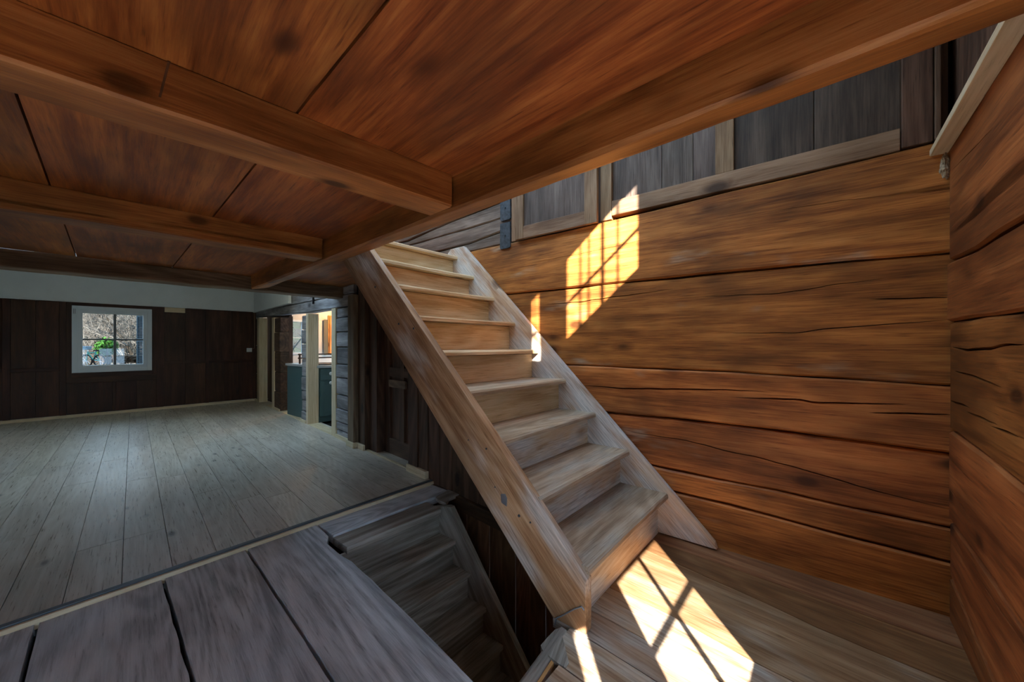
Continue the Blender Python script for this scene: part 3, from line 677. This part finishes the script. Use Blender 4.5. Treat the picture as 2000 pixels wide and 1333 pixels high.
stack(uC0, uC1, [0.02, .3, .6, .9, 1.2, 1.42], 95, M_DARK2); stack(uE0, uE1, [0.02, .5, 1.0, 1.47], 99, M_DARK2)
# head logs over the doorways
flog(FD, 'log', 1.36, 3.2, [(1.36, 1.52), (3.2, 1.55)], [(1.42, 1.40), (2.8, 1.41), (3.2, 1.43)], [], M_BLUE, wd, depth=TH, seed=111)
flog(FD, 'log', 3.2, 5.6, [(3.2, 1.55), (5.6, 1.62)], [(3.2, 1.43), (5.6, 1.50)], [], M_BLUE, wd, depth=TH, seed=112)
flog(FD, 'log', 1.36, 5.6, [(1.42, 1.70), (5.6, 1.80)], [(1.42, 1.525), (3.2, 1.555), (5.6, 1.625)], [], M_BLUE, wd, depth=TH, seed=113)
flog(FD, 'log', 1.36, 5.6, [(1.42, 2.15), (5.6, 2.15)], [(1.42, 1.705), (5.6, 1.805)], [], M_BLUE, wd, depth=TH, seed=114)
fbox(FD, 'deep_jamb', uD2[1], uD2[1] + .03, .02, 1.44, -.165, -TH, M_DARK2, wd, 'z')
fbox(FD, 'dark_passage', 4.30, 5.75, .02, 1.8, -.23, -.20, M_DARK, wd, 'z')
fbox(FD, 'short_notch', fd(613, 590) - .02, fd(613, 590) + .025, 1.50, 1.58, .0, .012, M_BLACK, wd, 'z')
# pale door linings
def lining(nm, label, boards):
    o = empty(nm, FD.pt(boards[0][0], 0, 0), label, kind='structure')
    for a, b, z0, z1, ww0, ww1 in boards: fbox(FD, 'lining_board', min(a, b), max(a, b), z0, z1, ww0, ww1, M_PALE, o, 'z', .003)
lining('trim_4', 'pale new wood lining of the doorway nearest the post', [(fd(658), fd(650), .02, 1.40, -TH, .014), (fd(604), fd(600), .02, 1.395, -TH, .014)])
lining('trim_5', 'pale new wood lining of the farthest doorway', [(fd(537), fd(533), .02, 1.43, -TH, .014), (fd(508), fd(504), .02, 1.47, -TH, .014)])
sk = empty('baseboard_middle', FD.pt(2, 0), 'pale low baseboard along the doorway wall', kind='structure')
for a, b in [(uA0, uA1), (uB0, uB1), (uC0, uC1), (uE0, uE1)]: fbox(FD, 'baseboard_piece', a, b, .018, .055, 0, .022, M_PALE, sk)
fbox(FD, 'baseboard_piece', -.0, .275, .0, .075, 0, .035, M_PALE, sk); fbox(FD, 'baseboard_piece', 1.06, 1.20, .018, .07, 0.015, .035, M_PALE, sk)
fbox(FD, 'baseboard_piece', .275, 1.06, .018, .03, -.012, .012, M_PALE, sk)
for a, b in [uD1, uD2, uD3]: fbox(FD, 'door_sill', a, b, .0, .026, -TH, .012, M_PALE, sk)

# ------------------------------------------------------------------ window wall
wb = empty('wall_back', FB.pt(1.2, 0), 'dark brown panelled wall with the small white window', kind='structure')
def ub(x): return FB.hit(x, 650)[0]
wz0, wz1, wu0, wu1 = .63, 1.538, 1.352, 2.151
EW = 4.75
def panels(u0, u1, z0, z1, nbd, w=0.0):
    for i in range(nbd):
        a = u0 + (u1 - u0) * i / nbd; fbox(FB, 'panel_board', a + .001, a + (u1 - u0) / nbd - .001, z0, z1, -.03, w - .008, M_DARK, wb, 'z', .002)
ST = [(0.0, .045), (.667, .707), (1.219, 1.30), (2.20, 2.26), (2.66, 2.72), (3.25, 3.32), (3.9, 3.97)]
for a, b in ST: fbox(FB, 'stile', a, b, .02, 2.15, -.03, .004, M_DARK, wb, 'z', .002)
def bay(u0, u1, zr0, zr1, n1, n2):
    fbox(FB, 'rail', u0, u1, zr0, zr1, -.03, .004, M_DARK, wb); panels(u0, u1, .06, zr0, n2); panels(u0, u1, zr1, 1.62, n1)
bay(.045, .667, .71, .755, 2, 3); bay(.707, 1.219, .71, .755, 2, 2); bay(2.26, 2.66, .655, .70, 2, 2); bay(2.72, 3.25, .655, .70, 2, 2)
panels(1.30, 1.735, .06, .48, 2); panels(1.765, 2.20, .06, .48, 2); fbox(FB, 'stile', 1.735, 1.765, .06, .48, -.03, .004, M_DARK, wb, 'z')
fbox(FB, 'rail', 1.30, 2.20, .48, .56, -.03, .004, M_DARK, wb)
# window_1 opening casing
for a, b, c, d_ in [(1.30, 1.352, .56, 1.62), (2.151, 2.20, .56, 1.62)]: fbox(FB, 'window_casing', a, b, c, d_, -.12, .008, M_DARK, wb, 'z')
for c, d_ in [(.56, .622), (1.545, 1.62)]: fbox(FB, 'window_casing', 1.352, 2.151, c, d_, -.12, .008, M_DARK, wb)
# outer masonry, with unseen openings added to the left to light the far room
lw = [(2.86, 3.2), (3.42, 3.86)]
wall_holes = [(1.352, 2.151)] + [(2.80, 3.2), (3.40, 3.86), (4.03, 4.5)]
wall_with_holes(FB, -.05, EW, -.1, 3.3, wall_holes, .622, 1.545, -.13, -.032, M_PLASTER, wb)
panels(2.72, 2.80, .70, 1.62, 1)
for a, b in [(3.32, 3.9), (3.97, EW)]: fbox(FB, 'panel_board', a, b, .06, .62, -.03, -.008, M_DARK, wb, 'z')
win = empty('window_1', FB.pt(1.75, wz0), 'small white four pane window in the dark panelled wall', kind='structure')
def frame_ring(fr, o, nm, u0, u1, z0, z1, t, w0, w1, mat):
    fbox(fr, nm, u0, u0 + t, z0, z1, w0, w1, mat, o, 'z'); fbox(fr, nm, u1 - t, u1, z0, z1, w0, w1, mat, o, 'z')
    fbox(fr, nm, u0 + t, u1 - t, z0, z0 + t, w0, w1, mat, o); fbox(fr, nm, u0 + t, u1 - t, z1 - t, z1, w0, w1, mat, o)
frame_ring(FB, win, 'window_frame', 1.354, 2.149, .624, 1.543, .052, -.05, .022, M_FRAME)
frame_ring(FB, win, 'window_sash', 1.400, 2.103, .672, 1.496, .050, -.055, .010, M_FRAME)
mu, mz = 1.742, 1.083
fbox(FB, 'muntin', mu - .014, mu + .014, .72, 1.447, -.05, -.015, M_MUNT, win, 'z'); fbox(FB, 'muntin', 1.448, 2.056, mz - .011, mz + .011, -.05, -.017, M_MUNT, win)
for a, b in [(1.449, mu), (mu, 2.054)]:
    for c, d_ in [(.72, mz), (mz, 1.447)]: fbox(FB, 'pane', a, b, c, d_, -.036, -.032, M_GLASS, win, 'z', 0)
fbox(FB, 'handle_plate', 1.415, 1.432, 1.0, 1.07, .010, .016, M_PLAST, win, 'z'); fbox(FB, 'handle', 1.418, 1.430, .93, 1.05, .022, .032, M_PLAST, win, 'z')
for q in (2.118, 2.132): fbox(FB, 'vent_slot', q, q + .004, 1.43, 1.50, .020, .0235, M_IRON, win, 'z', 0)
bb = empty('baseboard_back', FB.pt(1.2, 0), 'pale low baseboard under the dark panelled wall', kind='structure')
fbox(FB, 'baseboard_piece', 0, EW, .018, .058, 0, .022, M_PALE, bb)
so_ = empty('trim_6', FB.pt(1.2, 1.6), 'white painted band above the dark panelling', kind='structure')
fbox(FB, 'white_board', 0.0, EW, 1.612, 2.15, .0, .035, M_WHITE, so_); fbox(FB, 'moulding', 0.0, EW, 1.588, 1.612, .0, .045, M_WHITE, so_)
fbox(FD, 'white_board', 3.44, 5.58, 1.60, 2.15, .004, .04, M_WHITE, so_); fbox(FD, 'moulding', 3.44, 5.58, 1.575, 1.60, .004, .048, M_WHITE, so_)
vb = fbox(FB, 'wall_vent', .971, 1.213, 1.512, 1.586, .004, .034, M_PALE, None); tag(vb, 'small pale wooden block under the white band beside the window', 'block')
sb = empty('wall_socket', FB.pt(.11, .9), 'small white switch box on the dark wall near the corner', 'switch')
fbox(FB, 'socket_box', .070, .146, .885, .953, .004, .04, M_PLAST, sb); fbox(FB, 'rocker', .09, .126, .90, .938, .04, .046, M_PLAST, sb)
v, f = tube([FB.pt(.07, .945, .02), FB.pt(.035, .945, .02), FB.pt(.028, .955, .02), FB.pt(.028, 1.585, .02)], .005, 6)
cd = mk('conduit', v, f, plain('copper brown conduit', (.25, .14, .08), .4)); tag(cd, 'thin brown conduit running up the corner from the switch box', 'conduit')

# ------------------------------------------------------------------ rest of the shell: far ceiling, left wall, upper storey, roof
sh = empty('ceiling_far', (0, 6, 2.15), 'white ceiling of the far room', kind='structure')
FSX, FSY = (.3, 1.7), (4.35, 5.3)
for lo_, hi_ in [((-2.5, 4.0), (FSX[0], 8.1)), ((FSX[1], 4.0), (5.2, 8.1)), ((FSX[0], 4.0), (FSX[1], FSY[0])), ((FSX[0], FSY[1]), (FSX[1], 8.1))]:
    box('white_ceiling', (*lo_, 2.15), (*hi_, 2.2), M_WHITE, sh)
l_ = bpy.data.lights.new('portal', 'AREA'); l_.shape = 'RECTANGLE'; l_.size = (FSX[1] - FSX[0]) * U; l_.size_y = (FSY[1] - FSY[0]) * U; l_.cycles.is_portal = True
o_ = bpy.data.objects.new('portal', l_); COL.objects.link(o_); o_.location = Vector((sum(FSX) / 2, sum(FSY) / 2, 2.21)) * U
box('ceiling_step', (-2.5, 4.12, 1.6), (2.2, 4.16, 2.15), M_WHITE, sh)
wleft = empty('wall_left', (-2.45, 3, 0), 'plank wall at the left of the rooms', kind='structure')
FW = Frame((-2.45, 0, 0), (0, 1, 0), (1, 0, 0))
box('wall_boarding', (-2.52, YR - .1, -.1), (-2.45, 8.1, 3.3), M_LOGG, wleft, (0, 1, 0))
up = empty('ceiling_upper', (0, 2, 3.3), 'boarded ceiling of the upper room', kind='structure')
SKX, SKY_ = (.65, 1.62), (.4, 3.6)  # unseen roof opening, added to light the stair from above
for lo_, hi_ in [((-2.6, YR - .1), (SKX[0], 4.4)), ((SKX[1], YR - .1), (2.4, 4.4)), ((SKX[0], YR - .1), (SKX[1], SKY_[0])), ((SKX[0], SKY_[1]), (SKX[1], 4.4))]:
    box('ceiling_boarding', (*lo_, 3.3), (*hi_, 3.36), M_WARM, up, (0, 1, 0))
FT = Frame((0, 0, 3.3), (1, 0, 0), (0, 0, -1))
l_ = bpy.data.lights.new('portal', 'AREA'); l_.shape = 'RECTANGLE'; l_.size = (SKX[1] - SKX[0]) * U; l_.size_y = (SKY_[1] - SKY_[0]) * U; l_.cycles.is_portal = True
o_ = bpy.data.objects.new('portal', l_); COL.objects.link(o_); o_.location = Vector((sum(SKX) / 2, sum(SKY_) / 2, 3.37)) * U
box('partition_boarding', (-2.6, 4.2, 1.7), (2.4, 4.26, 3.3), M_WARM, up)
# kitchen shell
kt = empty('wall_kitchen', (3.5, 6, 0), 'plaster walls of the kitchen behind the doorways', kind='structure')
KX, KY = 4.6, 8.0
kw = (3.02, 3.52, .82, 1.50)
FK = Frame((2.4, KY, 0), (1, 0, 0), (0, -1, 0))
wall_with_holes(FK, -.1, KX - 2.4, 0, 2.2, [(kw[0] - 2.4, kw[1] - 2.4)], kw[2], kw[3], -.1, 0, M_PLASTER, kt)
box('kitchen_wall', (KX, 3.0, 0), (KX + .05, 8.1, 2.2), M_PLASTER, kt); box('kitchen_wall', (2.15, 3.2, 0), (KX, 3.25, 2.2), M_PLASTER, kt)
box('kitchen_wall', (2.2, 3.0, 2.15), (KX, 4.2, 2.2), M_WHITE, kt)
fk = lambda x, y=650: FK.hit(x, y)[0]
win2 = empty('window_2', FK.pt(.85, .82), 'white kitchen window seen through the doorways', kind='structure')
frame_ring(FK, win2, 'window_frame', kw[0] - 2.4, kw[1] - 2.4, kw[2], kw[3], .04, -.05, .015, M_FRAME)
um = (kw[0] + kw[1]) / 2 - 2.4
fbox(FK, 'muntin', um - .015, um + .015, .86, 1.46, -.04, .0, M_FRAME, win2, 'z'); fbox(FK, 'muntin', kw[0] - 2.36, kw[1] - 2.44, 1.14, 1.155, -.04, .0, M_FRAME, win2)
for a, b in [(kw[0] - 2.36, um - .015), (um + .015, kw[1] - 2.44)]: fbox(FK, 'pane', a, b, .86, 1.46, -.025, -.021, M_GLASS, win2, 'z', 0)
fbox(FK, 'handle', kw[1] - 2.425, kw[1] - 2.41, 1.04, 1.13, .015, .03, M_IRON, win2, 'z')
# kitchen cabinet
c0 = atz(621, 828, .02); cz = .745
cbx0, cby0 = c0.x + .02, c0.y + .03
cab = empty('kitchen_cabinet', (cbx0 + .3, cby0 + .6, .02), 'dark green kitchen base cabinet with round knobs beyond the doorway', 'cabinet')
cbx1, cby1 = cbx0 + .46, cby0 + .97
FC = Frame((cbx0, cby0, 0), (1, 0, 0), (0, -1, 0))
box('carcass', (cbx0, cby0, .09), (cbx1, cby1, cz - .03), M_CAB, cab, (0, 0, 1)); box('plinth', (cbx0, cby0 + .02, .02), (cbx1, cby1, .09), M_CAB, cab)
kx = cbx1 - cbx0
dw = fbox(FC, 'drawer', .015, kx - .015, .56, cz - .045, .0, .016, M_CAB, cab); dd = fbox(FC, 'door', .015, kx - .015, .10, .545, .0, .016, M_CAB, cab, 'z')
frame_ring(FC, dd, 'door_frame', .015, kx - .015, .10, .545, .05, .016, .024, M_CAB)
def knob(px, py, par):
    u, z = FC.hit(px, py, .02); v, f = tube([FC.pt(u, z, .014), FC.pt(u, z, .028), FC.pt(u, z, .036), FC.pt(u, z, .05)], [.008, .008, .022, .019], 12); mk('knob', v, f, M_PLAST, par)
knob(645, 730, dw); knob(645, 748, dd)
wt = box('worktop', (cbx0 - .02, cby0 - .03, cz - .03), (cbx1 + .02, cby1 + .02, cz), M_CTOP); tag(wt, 'grey worktop lying on the dark green kitchen cabinet', 'worktop')
hob = box('cooktop', (cbx0 + .06, cby0 + .1, cz), (cbx1 - .05, cby0 + .55, cz + .012), M_IRON); tag(hob, 'black cooktop set on the grey kitchen worktop', 'cooktop')
rl = empty('shelf_rail', (cbx0 + .3, cby0 + .66, cz), 'dark wooden rail shelf over the kitchen worktop', 'shelf')
for z in (.07, .12): box('rail', (cbx0 + .02, cby0 + .64, cz + z), (cbx1 + .2, cby0 + .67, cz + z + .018), M_DARK2, rl)
for x in (cbx0 + .03, cbx1 + .17): box('upright', (x, cby0 + .645, cz), (x + .02, cby0 + .665, cz + .14), M_DARK2, rl, (0, 0, 1))
# curtain beside the kitchen window
V, Fc = [], []
cu0, cu1 = fk(630.5), fk(638)
for i in range(41):
    u = cu0 + (cu1 - cu0) * i / 40; d_ = .05 + .012 * math.sin(i * 1.57)
    for w_ in (d_, d_ + .006): V += [FK.pt(u, .80, w_), FK.pt(u, 1.53, w_)]
for i in range(40):
    a = i * 4; Fc += [[a, a + 1, a + 5, a + 4], [a + 2, a + 6, a + 7, a + 3], [a, a + 4, a + 6, a + 2], [a + 1, a + 3, a + 7, a + 5]]
cur = mk('curtain', V, Fc, plain('cream curtain', (.62, .56, .44), .8)); tag(cur, 'cream pleated curtain hanging beside the kitchen window', 'curtain')
cpb = empty('wall_cupboard', FK.pt(fk(646), .85), 'orange wooden cupboard lit by a warm lamp in the kitchen', 'cupboard')
fbox(FK, 'cupboard_body', fk(638) + .02, fk(664), .80, 1.62, .0, .03, M_ORANGE, cpb, 'z'); fbox(FK, 'cupboard_door', fk(638) + .04, fk(656), .82, 1.60, .03, .045, M_ORANGE, cpb, 'z')
lamp = empty('pendant_lamp', (3.85, 7.25, 1.75), 'warm kitchen pendant lamp', 'lamp')
v, f = tube([(3.85, 7.25, 2.15), (3.85, 7.25, 1.85)], .006, 6); mk('cord', v, f, M_IRON, lamp)
v, f = tube([(3.85, 7.25, 1.86), (3.85, 7.25, 1.84), (3.85, 7.25, 1.76)], [.02, .04, .11], 20); mk('shade', v, f, M_IRON, lamp)
v, f = tube([(3.85, 7.25, 1.80), (3.85, 7.25, 1.77), (3.85, 7.25, 1.74), (3.85, 7.25, 1.72)], [.015, .032, .032, .012], 12); mk('bulb', v, f, emit('warm bulb glow', (1, .52, .15), 520), lamp, smooth=True)

# portals for the north windows and the added openings
portal(1.45, 2.06, .72, 1.45, FB, -.07)
for a, b in wall_holes[1:]: portal(a, b, .622, 1.545, FB, -.07)
portal(kw[0] - 2.4, kw[1] - 2.4, .86, 1.46, FK, -.06)

# ------------------------------------------------------------------ outdoors
def ground_mat():
    s = NT('garden ground'); tc = s.n('ShaderNodeTexCoord').outputs['Object']
    a = s.noise(s.vmul(tc, (1.3,) * 3), 8, .7); b = s.noise(s.vmul(tc, (14,) * 3), 4, .7)
    c = s.mix(s.mapr(a, .4, .6, 0, 1), (.026, .020, .015), (.022, .026, .011)); c = s.mix(s.mapr(b, .45, .65, 0, .7), c, (.05, .043, .037))
    return s.done(c, .95, b, .6, .05, .1)
M_GRD = ground_mat()
gr = empty('ground', (0, 12, -.3), 'garden ground and leaf covered slope outside the window', kind='structure')
def gh(x, y):
    if y < 9: return -.28
    t = min(1, (y - 9) / 22); return -.28 + 5.2 * t * t * (3 - 2 * t) + .12 * mnoise.noise(Vector((x * .5, y * .5, 0)))
V, Fc = [], []
nx, nyy = 50, 60
for j in range(nyy + 1):
    y = -14 + 48 * j / nyy
    for i in range(nx + 1):
        x = -22 + 44 * i / nx; V.append(Vector((x, y, gh(x, y))))
for j in range(nyy):
    for i in range(nx):
        a = j * (nx + 1) + i
        cx_, cy_ = V[a].x, V[a].y
        if -3.0 < cx_ < 5.0 and -.9 < cy_ < 8.2: continue
        Fc.append([a, a + 1, a + nx + 2, a + nx + 1])
mk('terrain', V, Fc, M_GRD, gr)
M_BARK = plain('bare bark', (.022, .017, .012), .9, spec=.04, nscale=8, amt=.35); M_TWIG = plain('bare twigs', (.07, .06, .05), .9, spec=.04, nscale=3, amt=.3)
def grow(seed, hgt):
    rr = random.Random(seed); trunk, twigs = [], []
    def br(p, d, L, rad, lev):
        pts = [p]; n_ = 4 if lev < 2 else 3
        for i in range(n_):
            d = (d + Vector((rr.gauss(0, .14), rr.gauss(0, .14), rr.gauss(.02, .1)))).normalized(); pts.append(pts[-1] + d * L / n_)
        (trunk if lev < 1 else twigs).append(tube(pts, [rad * (1 - .75 * i / n_) for i in range(n_ + 1)], 6 if lev == 0 else 3))
        if lev < 4:
            for q in range(9 if lev == 0 else 6 if lev == 1 else 4):
                k = rr.randint(1, n_); az = rr.uniform(0, 6.28); tilt = rr.uniform(.5, 1.1)
                a = d.cross(Vector((.3, .2, .9))).normalized(); b = d.cross(a)
                nd = (d * math.cos(tilt) + (a * math.cos(az) + b * math.sin(az)) * math.sin(tilt)).normalized()
                br(pts[k], nd, L * rr.uniform(.45, .7), max(rad * .42, .004), lev + 1)
    br(Vector((0, 0, 0)), Vector((0, 0, 1)), hgt, hgt * .03, 0); return trunk, twigs
TL = ['tall bare tree furthest left in the window view', 'bare tree rising behind the garden bush', 'slim bare tree at the middle bar of the window', 'bare tree standing right of the bush', 'bare tree near the open shutter',
      'high bare tree on the upper slope', 'crooked bare tree over the woodpile', 'bare tree on the slope behind the bicycle', 'distant bare tree at the top of the slope', 'broad bare tree in the upper left pane', 'broad bare tree in the upper right pane', 'thin bare tree at the edge of the kitchen window']
protos = []
for s_ in range(3):
    tr, tw = grow(11 + s_, 1.9); protos.append((join(tr), join(tw)))
PM = []
for i in range(12):
    t = (-1.13 + .31 * ((i * 0.381966) % 1)) if i < 11 else -.56
    r_ = ray(CX + F * t, 660); k = [9.2, 9.8, 10.6, 11.4, 9.5, 15, 12.6, 10.2, 17, 13, 14, 9.5][i]
    x, y = r_.x * k, r_.y * k
    base = Vector((x, y, gh(x, y) - .05))
    o = empty('bare_tree', base, TL[i], 'tree', group='bare trees outside')
    (tv, tf), (wv_, wf_) = protos[i % 3]
    if i < 3:
        a = mk('trunk', [v + base for v in tv], tf, M_BARK, o, (0, 0, 1), (0, 1, 0)); b = mk('branches', [v + base for v in wv_], wf_, M_TWIG, o)
        PM.append((base, a, b))
    else:
        b0, a, b = PM[i % 3]; T = Matrix.Translation(base * U) @ Matrix.Rotation(i * 1.7, 4, 'Z') @ Matrix.Scale([1, 1.15, .85][i % 2], 4) @ Matrix.Translation(-b0 * U)
        copy_of(a, T @ WM[a.name], o); copy_of(b, T @ WM[b.name], o)
# brush covering the slope: uncountable twigs
V, Fc = [], []; rr = random.Random(3); prt = []
for i in range(2600):
    y = rr.uniform(12.2, 24); r_ = rr.uniform(-1.22, -.74); rd = ray(CX + F * r_, 660); x = rd.x / rd.y * y
    p = Vector((x, y, gh(x, y) - .02)); d = Vector((rr.gauss(0, .35), rr.gauss(0, .35), 1)).normalized(); L = rr.uniform(.3, 1.1)
    q = p + d * L * .5 + Vector((rr.gauss(0, .06), rr.gauss(0, .06), 0)); prt.append(tube([p, q, p + d * L + Vector((rr.gauss(0, .15), rr.gauss(0, .15), 0))], [.012, .008, .003], 3))
v, f = join(prt); o = mk('brushwood', v, f, M_TWIG); tag(o, 'tangle of bare brushwood covering the slope outside', 'brushwood', 'stuff')
# green bush
r_ = ray(208, 678); bp = Vector((r_.x * 7.6, r_.y * 7.6, 0)); bp.z = gh(bp.x, bp.y)
bush = empty('garden_bush', bp, 'round bright green bush in the garden below the window bar', 'bush')
M_LEAF = plain('bush leaves', (.018, .055, .009), .6, spec=.04, nscale=9, amt=.5)
V, Fc = [], []
cb = EYE + r_ * 7.6
for i in range(900):
    d = Vector((rr.gauss(0, 1), rr.gauss(0, 1), rr.gauss(0, 1))).normalized(); p = cb + Vector((d.x * .16, d.y * .16, d.z * .17)) * rr.uniform(.5, 1.1)
    a = Vector((rr.gauss(0, 1), rr.gauss(0, 1), rr.gauss(0, 1))).normalized() * .035; b = a.cross(d).normalized() * .018; n0 = len(V)
    V += [p - a, p + b, p + a, p - b]; Fc.append([n0, n0 + 1, n0 + 2, n0 + 3])
lf = mk('foliage', V, Fc, M_LEAF, bush); lf['kind'] = 'stuff'
v, f = join([tube([bp, cb + Vector((rr.gauss(0, .1), rr.gauss(0, .1), .05))], [.02, .006], 5) for i in range(7)]); mk('stems', v, f, M_BARK, bush)
# bicycle
rb_ = ray(174, 705); kB = 7.0; bc = EYE + rb_ * kB
def bq(dx, dz): return bc + R * dx + ZU * dz
bike = empty('bicycle', bq(.1, -.12), 'teal bicycle with a pale box parked in the garden', 'bicycle')
M_TEAL = plain('teal paint', (.02, .13, .11), .6, .1); M_TYRE = plain('tyre rubber', (.01, .01, .01), .9, .05)
def wheel(cx_, cz_, rad):
    n_ = 20; pts = [bq(cx_ + rad * math.cos(6.2832 * i / n_), cz_ + rad * math.sin(6.2832 * i / n_)) for i in range(n_ + 1)]
    v, f = tube(pts, .012, 6); wh = mk('wheel', v, f, M_TYRE, bike)
    v, f = join([tube([bq(cx_, cz_), pts[i]], .002, 3) for i in range(0, n_, 2)]); mk('spokes', v, f, M_STEEL, wh)
wheel(-.05, 0, .105); wheel(.19, 0, .105)
v, f = join([tube([bq(*a), bq(*b)], .008, 6) for a, b in [((-.05, 0), (-.02, .17)), ((-.02, .14), (.08, .02)), ((-.02, .14), (.12, .15)), ((.08, .02), (.13, .18)), ((.08, .02), (.19, 0)), ((.12, .15), (.19, 0))]]); mk('bike_frame', v, f, M_TEAL, bike)
v, f = join([tube([bq(-.02, .17), bq(-.03, .22), bq(-.07, .23)], .006, 6)]); mk('handlebar', v, f, M_STEEL, bike)
bv = [bq(.10, .18), bq(.17, .185), bq(.17, .20), bq(.10, .20)]; solid('saddle', [p + D * .02 for p in bv], [p - D * .02 for p in bv], M_TYRE, bike)
hb_ = [bq(-.07, .20), bq(-.01, .20), bq(.0, .265), bq(-.08, .265)]; solid('carrier_box', [p + D * .05 for p in hb_], [p - D * .05 for p in hb_], plain('pale blue box', (.06, .09, .11), .5), bike, bevel=.01)
# woodpile
rw = ray(240, 705); wc = EYE + rw * 7.9; prt = []
for i in range(26):
    for j in range(3 - (i % 2)):
        p = wc + R * ((i - 12) * .052 + (j % 2) * .02) + ZU * (j * .05 - .02) + D * rr.uniform(-.03, .03); prt.append(tube([p, p + D * .3], rr.uniform(.022, .03), 7))
v, f = join(prt); wp = mk('woodpile', v, f, plain('split firewood', (.030, .020, .013), .9, spec=.04, nscale=12, amt=.4)); tag(wp, 'low pile of split firewood at the foot of the slope', 'woodpile', 'stuff')
# open shutter
shu = empty('window_shutter', FB.pt(1.47, .66, -.2), 'blue grey louvred shutter standing open outside the window', 'shutter')
M_SHUT = plain('blue grey shutter paint', (.03, .045, .055), .7, .06)
us = 1.405
FS = Frame(FB.pt(us, 0, -.14), -FB.en + FB.eu * .14, FB.eu)
for a, b in [(0, .05), (.36, .41)]: fbox(FS, 'shutter_stile', a, b, .66, 1.52, 0, .022, M_SHUT, shu, 'z')
for c, d_ in [(.66, .72), (1.46, 1.52), (1.06, 1.11)]: fbox(FS, 'shutter_rail', .05, .36, c, d_, 0, .022, M_SHUT, shu)
for i in range(14):
    for z in (.725 + i * .024, 1.115 + i * .0245):
        if i < 14: obox('slat', FS.pt(.05, z, .001), FS.eu * .31, FS.en * .018 + ZU * .016, ZU * .004, M_SHUT, shu, bevel=0)
